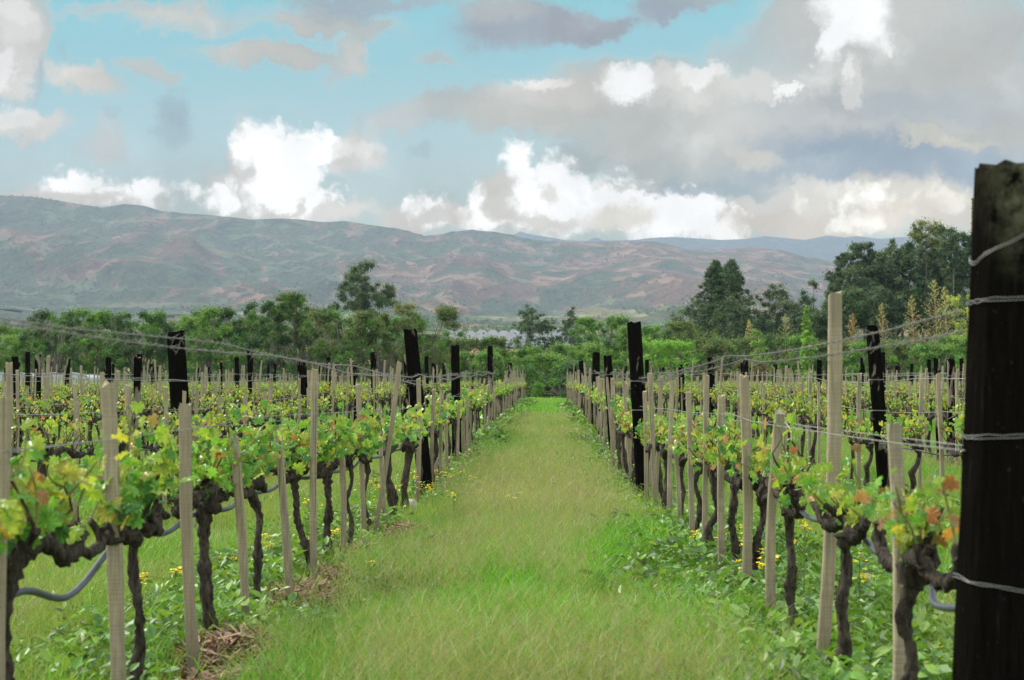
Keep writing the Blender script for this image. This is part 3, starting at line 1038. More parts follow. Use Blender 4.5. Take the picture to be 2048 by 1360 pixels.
for _, s, k, c, x, y in rest:
    tr, co, fo = FARV[RNG.integers(6)]
    a = PI * (RNG.random() < .5)
    ca, sa = math.cos(a), math.sin(a)
    off = np.array([x, y, float(gz(x, y))])
    for mbx, tgt in ((tr, 0), (co, 0), (fo, 1)):
        base = 0
        vv = np.concatenate(mbx.v)
        vv = np.stack([vv[:, 0] * ca - vv[:, 1] * sa, vv[:, 0] * sa + vv[:, 1] * ca, vv[:, 2]], 1) + off
        cc = np.concatenate(mbx.c)
        first = True
        n0 = fb[0].n
        fb[0].v.append(vv.astype(np.float32))
        fb[0].c.append(cc.astype(np.float32))
        for f in mbx.f:
            fb[0].f.append(f + n0)
            fb[0].m.append(np.full(len(f), tgt, np.int32))
        fb[0].n += len(vv)
tag(fb[0].build('distant_vines', [M_VBARK, M_LEAF], None, False), 'far rows of grape vines merging into a brown and yellow-green band', kind='stuff')


# ------------------------------------------------------------------ stakes
def stake_mb(h, w, lean, seed, jag=.01, dep=None):
    """sawn square stake, local base at the origin, top displaced by lean"""
    rng = np.random.default_rng(seed)
    dep = dep or w * rng.uniform(.7, 1.0)
    n = 7
    t = np.linspace(-.06, h, n)
    bow = .012 * np.sin(np.linspace(0, PI, n)) * rng.normal()
    mb = MB()
    V_ = []
    b = min(.006, w * .12)
    for i, z in enumerate(t):
        f = max(z, 0) / h
        cx, cy = lean[0] * f + bow[i], lean[1] * f
        ww, dd = w / 2 * (1 + .06 * rng.normal() * (i > 0)), dep / 2
        ring = [(-ww, -dd + b), (-ww + b, -dd), (ww - b, -dd), (ww, -dd + b), (ww, dd - b), (ww - b, dd), (-ww + b, dd), (-ww, dd - b)]
        for j, (rx_, ry_) in enumerate(ring):
            zz = z + (jag * rng.normal() if i == n - 1 else 0)
            V_.append((cx + rx_, cy + ry_, zz))
    i = np.arange(n - 1)[:, None] * 8
    j = np.arange(8)[None]
    k = (j + 1) % 8
    F = np.stack([i + j, i + k, i + 8 + k, i + 8 + j], -1).reshape(-1, 4)
    zc = np.array(V_)[:, 2]
    col = np.repeat((np.clip(.62 + zc * .9, .6, 1.0))[:, None], 3, 1)        # tint darkens towards the foot of the stake
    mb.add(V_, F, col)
    top = np.array(V_[-8:])
    mb.add(np.concatenate([top, top.mean(0)[None] + [[0, 0, .003]]]), [(a, (a + 1) % 8, 8) for a in range(8)])
    return mb


SL = [  # left row: x top, y top, x base, width px, look
    (4, 797, 4, 38, 'cut by the left edge of the photo'), (217, 771, 243, 30, 'nearest full one, with a rounded worn top, before the hose'), (370, 812, 393, 25, 'leaning slightly out of a straw heap'),
    (468, 872, 494, 19, 'top hidden among lush leaves'), (556, 860, 582, 17, 'slanting beside the forked vine trunk'), (630, 738, 628, 14, 'tall upright one with a square-cut top'),
    (682, 880, 684, 13, 'short one hidden in leaves above'), (716, 771, 730, 11, 'pale one behind a thin vine trunk'), (799, 726, 745, 10, 'strongly tilted to the right at its top'),
    (837, 758, 833, 10, 'right against the tall charred post'), (757, 815, 772, 9, 'short slanting one behind the curved trunk'), (868, 780, 862, 8, 'slim one just past the tall charred post')]
SR = [(1788, 852, 1784, 31, 'broad one between the two nearest vines'), (1670, 588, 1636, 28, 'much taller and paler than all others'), (1560, 826, 1546, 21, 'flat-topped one before the S-shaped trunk'),
      (1488, 750, 1490, 21, 'broad upright one with a dark split'), (1443, 792, 1445, 15, 'narrow-topped one with a pale left edge'), (1413, 750, 1408, 12, 'taller one touching the leaves of the next row'),
      (1377, 783, 1386, 12, 'short one leaning left at the top'), (1352, 905, 1360, 9, 'short stub ending below the cordon'), (1345, 765, 1340, 11, 'cream one behind the green leaves'),
      (1300, 748, 1312, 11, 'greenish mossy one right past the charred post'), (1322, 752, 1308, 9, 'split one leaning back over the row')]
STAKES = []
for side, rx, tab in (('left', LEFT[0], SL), ('right', RIGHT[0], SR)):
    last = 0
    for i, (xt, yt, xb, wpx, look) in enumerate(tab):
        xoff = .05 if side == 'left' else -.04
        ub, _ = uv(xb, 1150)
        ut, vt = uv(xt, yt)
        y = (rx + xoff) / ub
        z0 = float(gz(rx, y))
        h = CAM_Z + vt * y - z0
        w = min(.058, .9 * wpx / FPX * y)
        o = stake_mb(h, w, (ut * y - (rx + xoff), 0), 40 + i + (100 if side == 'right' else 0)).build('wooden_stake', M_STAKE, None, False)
        o.location = (rx + xoff, y, z0)
        tag(o, f'wooden stake {look}, {side} row', 'stake', f'wooden stakes in the {row_phrase(side, 0)}')
        last = max(last, y)
        STAKES.append((side, 0, rx, y))
    y = last + .9
    while y < 90:
        STAKES.append((side, 0, rx + RNG.normal(0, .06) + (.05 if side == 'left' else -.05), y))
        y += RNG.uniform(.7, 1.25)
for side, rows in (('left', LEFT), ('right', RIGHT)):
    for k, rx in enumerate(rows):
        if k:
            y = max(3.2, abs(rx) / .375) + RNG.uniform(0, 1)
            while y < 91:
                STAKES.append((side, k, rx + RNG.normal(0, .06), y))
                y += RNG.uniform(.95, 1.55)
HGT = [1.28, 1.18, 1.36, 1.24, 1.45, 1.1, 1.32, 1.58, 1.22, 1.4]
STV = [stake_mb(HGT[i], .036 + .004 * (i % 3), (RNG.normal(0, .045), RNG.normal(0, .03)), 700 + i) for i in range(10)]
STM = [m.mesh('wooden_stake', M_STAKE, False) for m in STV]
todo = []
cnt = {}
for s, k, x, y in STAKES:
    c = cnt.get((s, k), 0)
    cnt[(s, k)] = c + 1
    if k == 0 and c < (len(SL) if s == 'left' else len(SR)):
        continue
    todo.append((y * (1 + .04 * k), s, k, c, x, y))
todo.sort()
N_IND = 270 - len(SL) - len(SR)
for _, s, k, c, x, y in todo[:N_IND]:
    i = RNG.integers(10)
    if k == 0 and y < 40:
        i = [1, 5, 0, 3, 8][i % 5]
    if k == 0 and s == 'left' and y > 20 and RNG.random() < .75:
        i = [1, 5][i % 2]
    o = link('wooden_stake', STM[i])
    if k == 0 and s == 'left' and y > 20:
        o.scale = (.9, .9, RNG.uniform(.78, 1.0))
    o.location = (x, y, float(gz(x, y)))
    o.rotation_euler = (0, 0, RNG.uniform(-.25, .25) + (PI if RNG.random() < .5 else 0))
    tag(o, f'{ordw(c)} wooden stake from the near end, {row_phrase(s, k)}', 'stake', f'wooden stakes in the {row_phrase(s, k)}')
fb = MB()
for _, s, k, c, x, y in todo[N_IND:]:
    m = STV[RNG.integers(10)]
    off = np.array([x, y, float(gz(x, y))])
    vv = np.concatenate(m.v) * [1, 1, RNG.uniform(.85, 1.1)] + off
    n0 = fb.n
    fb.v.append(vv.astype(np.float32))
    fb.c.append(np.concatenate(m.c))
    for f in m.f:
        fb.f.append(f + n0)
        fb.m.append(np.zeros(len(f), np.int32))
    fb.n += len(vv)
tag(fb.build('distant_stakes', M_STAKE, None, False), 'thicket of thin pale stakes in the farthest vine rows', kind='stuff')


# ------------------------------------------------------------------ charred posts
def post_mb(h, w, dep, lean, seed, taper=.12, jag=.012):
    rng = np.random.default_rng(seed)
    n = 16
    sides = 32 if jag < .008 else 16
    t = np.linspace(-.1, h, n)
    th = np.arange(sides) / sides * 2 * PI
    prof_ = (np.abs(np.cos(th)) ** 5 + np.abs(np.sin(th)) ** 5) ** (-1 / 5)          # rounded square
    prof_ = prof_ * (1 + (.012 if jag < .008 else .04) * rng.normal(size=sides))
    V_ = []
    for i, z in enumerate(t):
        f = max(z, 0) / h
        wob = 1 + (.008 if jag < .008 else .022) * rng.normal(size=sides)
        s = 1 + taper * (1 - f) - taper * .4
        cx, cy = lean[0] * f, lean[1] * f
        for j in range(sides):
            V_.append((cx + w / 2 * s * prof_[j] * wob[j] * math.cos(th[j]), cy + dep / 2 * s * prof_[j] * wob[j] * math.sin(th[j]), z + (rng.normal() * jag if i == n - 1 else 0)))
    i = np.arange(n - 1)[:, None] * sides
    j = np.arange(sides)[None]
    k = (j + 1) % sides
    F = np.stack([i + j, i + k, i + sides + k, i + sides + j], -1).reshape(-1, 4)
    mb = MB().add(V_, F)
    top = np.array(V_[-sides:])
    mb.add(np.concatenate([top, top.mean(0)[None]]), [(a, (a + 1) % sides, sides) for a in range(sides)])
    return mb


def wrap_mb(cx, cy, z, hw, hd, r, drop=0.0, tail=True, seed=0):
    """a turn of wire round a post"""
    rng = np.random.default_rng(seed)
    th = np.linspace(0, 2 * PI, 29)
    pr = (np.abs(np.cos(th)) ** 5 + np.abs(np.sin(th)) ** 5) ** (-1 / 5) * 1.02
    mb = MB()
    for q_ in range(2):
        pts = np.stack([cx + hw * pr * np.cos(th), cy + hd * pr * np.sin(th), z + drop * np.cos(th) + .006 * q_ + rng.normal(0, .0012, 29)], 1)
        tube(mb, pts, r, 6, .05, rng)
    if tail:
        p0 = np.array([cx - hw * 1.05, cy - hd, z])
        tube(mb, smooth_path([p0, p0 + [-.03, -.02, -.02], p0 + [-.02, -.03, -.07], p0 + [.015, -.02, -.09]], 9), r * .8, 5, 0, rng)
    return mb


def put_post(side, k, x, y, h, w, lean, label, mat=M_POST, seed=0, dep=None, wraps=(), jag=.012, taper=.12, group=True):
    z0 = float(gz(x, y))
    root = bpy.data.objects.new('wooden_post', None)
    COL.objects.link(root)
    root.location = (x, y, z0)
    tag(root, label, 'post', 'tall charred posts standing in the vine rows' if group else None)
    dep = dep or w * .9
    shaft_ = post_mb(h, w, dep, lean, seed, taper, jag).build('shaft', mat, root, False)
    for i, (wz, dr) in enumerate(wraps):
        f = wz / h
        s = 1 + taper * (1 - f) - taper * .4
        wrap_mb(lean[0] * f, lean[1] * f, wz, w / 2 * s + .004, dep / 2 * s + .004, .0020 if y > 6 else .0010, dr, 6 < y < 30, seed + i).build('wire_wrap', M_WIRE, shaft_)
    return root


# near post, cut by the right edge of the frame
yP = 4.0
u0, v0 = uv(1958, 341)
u1, _ = uv(1909, 1360)
x_l_top = u0 * yP
wN = .22
hN = CAM_Z + v0 * (yP - .1) - .004
put_post('right', 0, x_l_top + wN / 2 - .083, yP, hN, wN, (.083, 0), 'huge blackened post with wire wrapped round it, nearest at the right edge', M_POSTL, 3, .19,
         ((hN - .16, .075), (1.345, .006), (1.02, .004), (.66, -.02)), jag=.006, taper=.05)
POSTS = []


def px_post(side, k, xt, yt, xb, wpx, label, mat=M_POST, wr=True, seed=0):
    rx = (LEFT if side == 'left' else RIGHT)[k]
    ub, _ = uv(xb, 900)
    ut, vt = uv(xt, yt)
    y = rx / ub
    z0 = float(gz(rx, y))
    h = CAM_Z + vt * y - z0
    w = wpx / FPX * y
    print('post', side, k, round(y, 1), 'h', round(h, 2), 'w', round(w, 2))
    put_post(side, k, rx, y, h, w, (ut * y - rx, 0), label, mat, seed, None, ((1.29, 0), (.97, 0)) if wr and y < 45 else ())
    POSTS.append((side, k, rx, y))


px_post('left', 0, 820, 660, 852, 27, 'tall straight black post leaning left at the top, in the left lane-side row', seed=11)
px_post('left', 0, 910, 692, 914, 17, 'dark post just past the tall leaning one in the left lane-side row', seed=12)
px_post('left', 0, 980, 692, 982, 11, 'post with a bare grey strip down its upper half, left lane-side row', M_POSTB, seed=13)
px_post('left', 0, 1020, 726, 1021, 8, 'thin grey post with a small flat cap near the far end, left lane-side row', M_POSTB, seed=14)
px_post('right', 0, 1268, 645, 1288, 27, 'tallest black post beside the right edge of the lane', seed=15)
px_post('right', 0, 1215, 712, 1227, 17, 'black post with a grey wire-worn band, second along the right edge of the lane', seed=16)
px_post('right', 0, 1192, 705, 1192, 15, 'black post with a pale broken top, third along the right edge of the lane', seed=17)
px_post('right', 0, 1162, 722, 1165, 9, 'slim black post, fourth along the right edge of the lane', seed=18)
px_post('right', 0, 1149, 733, 1151, 7, 'slim dark post at the far end of the right edge of the lane', seed=19)
px_post('right', 1, 1744, 651, 1772, 27, 'stout black post leaning left behind the tallest pale stake', seed=20)
px_post('right', 1, 1421, 715, 1424, 14, 'black post standing above the barbed wire right of the lane', seed=21)
px_post('right', 1, 1362, 735, 1367, 11, 'short dark post left of the one standing above the barbed wire', seed=22)
px_post('right', 2, 1873, 718, 1880, 12, 'whitish flaking post among pale stakes near the right edge', M_POSTB, seed=23)
px_post('right', 2, 1901, 718, 1904, 14, 'broad dark post with a grey side near the right edge', M_POSTB, seed=24)
px_post('left', 1, 352, 664, 372, 34, 'broad black post with a grey weathered left side', seed=25)
px_post('left', 1, 275, 718, 272, 14, 'pale grey rough post left of the broad black one', M_POSTB, seed=26)
px_post('left', 1, 604, 722, 614, 16, 'dark post with a split pale edge beside the square-topped stake', seed=27)
px_post('left', 1, 705, 729, 709, 10, 'short charred post between two stakes left of the lane', seed=28)
px_post('left', 1, 745, 705, 749, 9, 'narrow black post with a white splintered right edge', seed=29)
px_post('left', 3, 30, 714, 36, 13, 'plain black post near the left edge of the photo', seed=30)
px_post('left', 2, 500, 701, 505, 12, 'dark post with a frayed top between the broad black one and the split one', seed=31)
px_post('left', 1, 867, 727, 871, 9, 'small dark post showing just past the tall leaning one', seed=32)
gl = []
for side, rows in (('left', LEFT), ('right', RIGHT)):
    for k, rx in enumerate(rows):
        if k == 0:
            continue
        y = max(16, abs(rx) / .34) + RNG.uniform(2, 8)
        c = 0
        while y < 90:
            if not (k <= 2 and y < 34) and all(not (s_ == side and k_ == k and abs(y_ - y) < 3.5) for s_, k_, _, y_ in POSTS):
                if c < 6:
                    h = RNG.uniform(1.55, 1.85)
                    put_post(side, k, rx, y, h, RNG.uniform(.10, .15), (RNG.normal(0, .05), 0),
                             f'small dark post far off, {ordw(c)} in the {row_phrase(side, k)}', M_POST if RNG.random() < .7 else M_POSTB, 60 + len(gl))
                    gl.append(1)
                    c += 1
            y += RNG.uniform(7, 14)


# ------------------------------------------------------------------ wires and hoses
def wire_path(rx, y0, y1, h, sag, every, seed, dx=0.0, start=None):
    rng = np.random.default_rng(seed)
    ys = [y0]
    while ys[-1] < y1:
        ys.append(ys[-1] + every * rng.uniform(.8, 1.2))
    pts = []
    for a, b in zip(ys[:-1], ys[1:]):
        ha = h + rng.normal(0, .012)
        for t in np.linspace(0, 1, 7)[:-1]:
            y = a + (b - a) * t
            pts.append((rx + dx, y, float(gz0(y)) + ha - sag * 4 * t * (1 - t) + rng.normal(0, .002)))
    if start is not None:
        pts = [start] + pts[1:]
    return np.array(pts)


def barbed(name, pts, label, r=.0011, barbs=True, upto=40):
    mb = MB()
    seg = np.linalg.norm(np.diff(pts, axis=0), axis=1)
    s = np.concatenate([[0], np.cumsum(seg)])
    m = int(min(s[-1], 26) / .012)
    ss = np.concatenate([np.linspace(0, min(s[-1], 26), m), np.arange(26, s[-1], .3)])
    P_ = np.stack([np.interp(ss, s, pts[:, a]) for a in range(3)], 1)
    for ph in (0, PI):
        Q = P_.copy()
        Q[:, 0] += .002 * np.cos(ss * 95 + ph)
        Q[:, 2] += .002 * np.sin(ss * 95 + ph)
        tube(mb, Q, r, 4, 0)
    for d in np.arange(.06, min(s[-1], upto), .115):
        c = np.array([np.interp(d, s, pts[:, a]) for a in range(3)])
        th = np.linspace(0, 3 * PI, 9) + d * 7
        coil = np.stack([c[0] + .005 * np.cos(th), c[1] + np.linspace(-.006, .006, 9), c[2] + .005 * np.sin(th)], 1)
        tube(mb, coil, r * .9, 3, 0)
        for sg in (1, -1):
            a = RNG.uniform(0, PI)
            e = np.array([math.cos(a) * .028, .004 * sg, math.sin(a) * .028]) * sg
            tube(mb, np.array([c, c + e * .6, c + e]), [r, r * .9, r * .35], 3, 0)
    return tag(mb.build(name, M_BARB), label, 'barbed wire')


zc = float(gz(RIGHT[0], yP))
barbed('barbed_wire', wire_path(RIGHT[0], yP, 66, 1.345, .03, 5.2, 1, -.055), 'upper twisted barbed wire strand running along the right lane-side row from the near post')
barbed('barbed_wire', wire_path(RIGHT[0], yP, 66, 1.30, .02, 5.2, 2, -.02), 'lower twisted barbed wire strand running along the right lane-side row from the near post')
barbed('barbed_wire', wire_path(LEFT[0], 2.6, 80, 1.345, .03, 5.2, 3, .03), 'upper sagging barbed wire strand over the left lane-side row')
barbed('barbed_wire', wire_path(LEFT[0], 2.6, 80, 1.30, .035, 5.2, 4, .10), 'lower sagging barbed wire strand over the left lane-side row')


def wire(pts, r, label, cat='wire', name='wire', mat=M_WIRE, sides=5, group=None):
    mb = MB()
    tube(mb, pts, r, sides, 0)
    return tag(mb.build(name, mat), label, cat, group)


wire(wire_path(RIGHT[0], yP, 70, 1.02, .012, 4.5, 5, -.05), .0016, 'thin smooth wire between the near black post and the right lane-side stakes')
wire(wire_path(RIGHT[0], yP, 70, .995, .012, 4.5, 6, .05), .0016, 'second thin smooth wire just behind the first along the right lane-side row')
wire(wire_path(LEFT[0], 2.6, 85, 1.03, .012, 4.5, 7, .07), .0016, 'thin smooth wire crossing the stake tops of the left lane-side row')
wire(wire_path(LEFT[0], 2.6, 85, .995, .012, 4.5, 8, -.03), .0016, 'fainter smooth wire just under the top one in the left lane-side row')
for side, rows in (('left', LEFT), ('right', RIGHT)):
    for k, rx in enumerate(rows):
        if k == 0 or k > 7:
            continue
        y0 = max(3, abs(rx) / .375)
        for j, (h, nm) in enumerate(((1.30, 'top wire strung post to post'), (1.0, 'middle wire crossing the stakes'))):
            wire(wire_path(rx, y0, 90, h, .03, 6, 20 + k * 3 + j, RNG.normal(0, .03)), .0028, f'{nm} in the {row_phrase(side, k)}', sides=4, group='wires strung along the outer vine rows')


def hose(side, k, label, r=.0105, upto=40, zoff=0.0):
    rx = (LEFT if side == 'left' else RIGHT)[k]
    vs = sorted([(y, x) for s, kk, x, y in VINES if s == side and kk == k and y < upto])
    ctrl = []
    for a, b in zip(vs[:-1], vs[1:]):
        h = .625 + zoff + RNG.normal(0, .015)
        ctrl.append((a[1] + .035 * (-1 if side == 'left' else 1) * (k == 0), a[0], float(gz0(a[0])) + h))
        sg = RNG.choice([.0, .015, .04], p=[.5, .35, .15])
        ctrl.append(((a[1] + b[1]) / 2 + RNG.normal(0, .02), (a[0] + b[0]) / 2, float(gz0((a[0] + b[0]) / 2)) + h - sg))
    if side == 'left' and k == 0:
        # the free loop hanging between the two nearest vines
        ctrl[1] = ((ctrl[0][0] + ctrl[2][0]) / 2 + .03, ctrl[0][1] + .55, .555)
        ctrl[0] = (ctrl[0][0], ctrl[0][1], .60)
        ctrl[2] = (ctrl[2][0], ctrl[2][1], .665)
        ctrl.insert(0, (rx - .02, ctrl[0][1] - .9, .22))
    if side == 'right' and k == 0:
        ctrl.insert(0, (rx, yP + .1, .62))
        ctrl.insert(1, (rx - .02, yP + .45, .585))
    pts = smooth_path(ctrl, len(ctrl) * 7)
    mb = MB()
    tube(mb, pts, r, 9, 0)
    return tag(mb.build('irrigation_hose', M_HOSE), label, 'hose')


hose('left', 0, 'grey rubber hose looping from vine to vine under the left lane-side cordons')
hose('right', 0, 'grey rubber hose tied beneath the knotted heads of the right lane-side vines')
hose('left', 1, 'thin black hose seen through the stakes in the second row left', .008)
hose('right', 1, 'thin black hose under the second row right of the lane', .008)
#--PART3--


# ------------------------------------------------------------------ trees
def clumps(mb, cen, rad, per, size, cols, rng, flat=.75, tv=SLV, colj=.22, outward=.5):
    """leaf-sized faces spread through ball-shaped twigs"""
    cen = np.asarray(cen, float)
    rad = np.broadcast_to(np.asarray(rad, float), (len(cen),))
    n = len(cen) * per
    idx = np.repeat(np.arange(len(cen)), per)
    d = rng.normal(size=(n, 3))
    d /= np.linalg.norm(d, axis=1)[:, None]
    rr = np.minimum(np.abs(rng.normal(0, .55, n)), 1.35)
    pos = cen[idx] + d * (rr * rad[idx])[:, None] * [1, 1, flat]
    nrm = d * outward + rng.normal(0, .6, (n, 3)) + [0, 0, .35]
    M = rot_basis(nrm, rng.random(n) * 2 * PI)
    cc = pal(cols, len(cen), rng, jit=.15)[idx] * (1 + colj * (rng.random((n, 1)) * 2 - 1))
    scatter(mb, tv, DMF, pos, M, size * rng.uniform(.7, 1.3, n), cc)


G_FRESH = [(.055, .125, .020), (.075, .155, .025), (.04, .10, .018), (.10, .17, .035)]
G_OLIVE = [(.05, .085, .022), (.075, .105, .03), (.035, .065, .018), (.10, .115, .04)]
G_DARK = [(.030, .064, .020), (.044, .088, .026), (.024, .052, .018)]
G_EUC = [(.040, .066, .034), (.055, .088, .044), (.030, .052, .028), (.08, .11, .055)]
G_BROWN = [(.10, .085, .035), (.075, .09, .03), (.12, .10, .045)]
G_YEL = [(.22, .27, .05), (.28, .30, .07), (.16, .22, .04)]
G_PALE = [(.30, .30, .12), (.38, .34, .15), (.24, .26, .10)]


def bush_mbs(seed, h, w, cols, leaf=.17, per=210, n=60):
    """broad bushy tree, leafy from low down, uneven top"""
    rng = np.random.default_rng(seed)
    cr, tr = MB(), MB()
    cen = []
    nl = rng.integers(4, 7)
    lobes = [(rng.uniform(-.32, .32) * w, rng.uniform(-.3, .3) * w, h * rng.uniform(.55, .80), w * rng.uniform(.20, .32)) for _ in range(nl)]
    lobes += [(rng.uniform(-.4, .4) * w, rng.uniform(-.4, .4) * w, h * rng.uniform(.22, .45), w * rng.uniform(.22, .34)) for _ in range(4)]
    for i in range(n):
        lx, ly, lz, lr = lobes[rng.integers(len(lobes))]
        d = rng.normal(size=3)
        d /= np.linalg.norm(d)
        r = lr * rng.uniform(.55, 1.05)
        p = np.array([lx, ly, lz]) + d * r * [1, 1, 1.0]
        p[2] = min(max(p[2], h * .08), h * .95)
        cen.append(p)
    for i in range(rng.integers(6, 10)):                       # leading twigs breaking the outline
        lx, ly, lz, lr = lobes[rng.integers(nl)]
        for k in range(3):
            cen.append(np.array([lx + rng.normal(0, .2 * lr) + 0, ly + rng.normal(0, .2 * lr), min(h, lz + lr + k * .25)]))
    cen = np.array(cen)
    clumps(cr, cen, rng.uniform(.30, .62, len(cen)) * w / 5, per, leaf, cols, rng)
    for c in cen[::4]:
        a = np.array([rng.normal(0, .12), rng.normal(0, .12), 0])
        tube(tr, smooth_path([a, a * .5 + c * .35 + [0, 0, .1 * h], c], 6), np.linspace(.075, .015, 6), 4, .1, rng)
    tube(tr, [(0, 0, -.3), (0, 0, h * .3), (.1, 0, h * .55)], [.14, .11, .05], 6, .1, rng)
    return tr, cr


def euc_mbs(seed, h, w, cols=G_EUC, leaf=.22, per=170, n=26, bare=.35, trunkr=None, top=.9, flatc=.85, sparse=1.0, cone=0.0):
    """eucalypt: long pale trunk, forked rising limbs, separate rounded clumps with sky between"""
    rng = np.random.default_rng(seed)
    cr, tr = MB(), MB()
    r0 = trunkr or h * .012
    lean = rng.normal(0, .02, 2) * h
    main = smooth_path([(0, 0, -.3), (lean[0] * .4, lean[1] * .4, h * .35), (lean[0] * .7 + rng.normal(0, .02) * h, lean[1] * .7, h * .65), (lean[0], lean[1], h * .95)], 14)
    tube(tr, main, np.linspace(r0, r0 * .22, 14), 7, .08, rng)
    cen, rad = [], []
    # crown: rounded clumps spaced through an egg-shaped volume, each carried by a limb
    zc_, zr = h * (bare + 1) / 2, h * (1 - bare) / 2
    tries = 0
    rc = w * .5 * (1.9 / n) ** (1 / 3) * sparse
    while len(cen) < n and tries < 4000:
        tries += 1
        d = rng.normal(size=3)
        d /= np.linalg.norm(d)
        r = rng.random() ** .40
        p = np.array([d[0] * w * .5 * r, d[1] * w * .5 * r, zc_ + d[2] * zr * r])
        f = (p[2] / h - bare) / (1 - bare)
        p[:2] *= 1.12 - .42 * abs(f - .42) - .25 * max(0, f - .6)
        p[:2] *= 1 - cone + cone * min(1.25, 1.35 * max(0, 1 - f) ** .75)
        p[:2] += lean * min(1, p[2] / h)
        if all(np.linalg.norm((p - q_) / [1, 1, .8]) > rc * 1.15 for q_ in cen):
            cen.append(p)
            rad.append(rc * rng.uniform(.62, 1.1))
    for p in cen[::1]:
        t = min(.93, max(.3 * bare + .1, (p[2] - np.hypot(*(p[:2] - lean)) * .75) / h))
        b = main[int(t * 13.99)]
        m = (b + p) / 2 + np.array([0, 0, -.08 * np.linalg.norm(p - b)])
        tube(tr, smooth_path([b, m, p], 6), np.linspace(r0 * .34 * (1.15 - t * .7), r0 * .06, 6), 4, .1, rng)
    sub, srad = [], []
    for p, r in zip(cen, rad):
        for k in range(5):
            sub.append(p + rng.normal(0, .42 * r, 3) * [1, 1, .75])
            srad.append(r * rng.uniform(.45, .8))
    cen, rad, per = sub, srad, max(20, int(per * .5))
    clumps(cr, cen, rad, per, leaf, cols, rng, flatc)
    return tr, cr


def cone_mbs(seed, h, w, cols=G_DARK, leaf=.2, per=110, tips=1, base=.05, n=90, twig=.08):
    """cone-shaped tree with layered drooping branches"""
    rng = np.random.default_rng(seed)
    cr, tr = MB(), MB()
    cen, rad = [], []
    for q_ in range(tips):
        ox = (q_ - (tips - 1) / 2) * w * .17
        hh = h * (1 - .03 * q_)
        tube(tr, [(ox, 0, -.3), (ox, 0, hh * .5), (ox, 0, hh)], [h * .016, h * .01, h * .003], 6, .1, rng)
        for i in range(n // tips):
            t = base + (1 - base) * (i + .5) / (n // tips)
            L = w * .5 * (1 - t) ** .75 * rng.uniform(.45, 1.08) + .006 * w
            ang = i * 2.399 + rng.normal(0, .3)
            p = np.array([ox, 0, hh * t])
            e = p + [math.cos(ang) * L, math.sin(ang) * L, rng.uniform(-.05, .25) * L]
            tube(tr, [p, e], [h * .004, h * .0015], 3, 0, rng)
            for f in (1.0, .62, .3):
                if rng.random() < .85:
                    cen.append(p + (e - p) * f)
                    rad.append(w * twig * (1.15 - .55 * t) * rng.uniform(.7, 1.2))
    clumps(cr, cen, rad, per, leaf, cols, rng, .7)
    return tr, cr


def sprig_mbs(seed, h, w, cols=G_PALE, leaf=.12):
    """thin pale leader with whorls of short upswept twigs"""
    rng = np.random.default_rng(seed)
    cr, tr = MB(), MB()
    tube(tr, [(0, 0, -.3), (.02 * h, 0, h * .5), (0, 0, h)], [.07, .05, .015], 5, .1, rng, col=(1.7, 1.5, .9))
    cen = []
    for i in range(64):
        t = .25 + .75 * (i + .5) / 64
        L = w * .62 * (1 - t) ** .85 * rng.uniform(.5, 1.15) + .05
        a = i * 2.4 + rng.normal(0, .3)
        p = np.array([0, 0, h * t])
        e = p + [math.cos(a) * L, math.sin(a) * L, .55 * L]
        tube(tr, smooth_path([p, (p + e) / 2 + [0, 0, -.12 * L], e], 4), [.022, .018, .014, .008], 3, 0, rng, col=(1.7, 1.45, .8))
        for f in (1, .7, .4):
            cen.append(p + (e - p) * f)
    clumps(cr, cen, .11, 5, leaf * .9, [tuple(np.array(c_) * .8) for c_ in cols], rng, 1.2)
    return tr, cr


def put_tree(name, mbs, x, y, label, cat='tree', group=None, rz=0, sc=(1, 1, 1), zoff=0.0):
    root = bpy.data.objects.new(name, None)
    COL.objects.link(root)
    root.location = (x, y, float(gz0(y)) + zoff)
    root.rotation_euler = (0, 0, rz)
    root.scale = sc
    tag(root, label, cat, group)
    t, c = mbs
    if isinstance(t, MB):
        t = t.mesh('trunk', M_TBARK)
        c = c.mesh('crown', M_TREE, False)
    link('trunk', t, root)
    link('crown', c, root)
    return root


def tree_px(name, kind, cx, toppx, wpx, dist, label, seed, **kw):
    u, v = uv(cx, toppx)
    z0 = float(gz0(dist))
    h = CAM_Z + v * dist - z0
    w = wpx / FPX * dist
    cat = kw.pop('cat', 'tree')
    grp = kw.pop('group', None)
    mbs = {'bush': bush_mbs, 'euc': euc_mbs, 'cone': cone_mbs, 'sprig': sprig_mbs}[kind](seed, h, w, **kw)
    return put_tree(name, mbs, u * dist, dist, label, cat, grp)


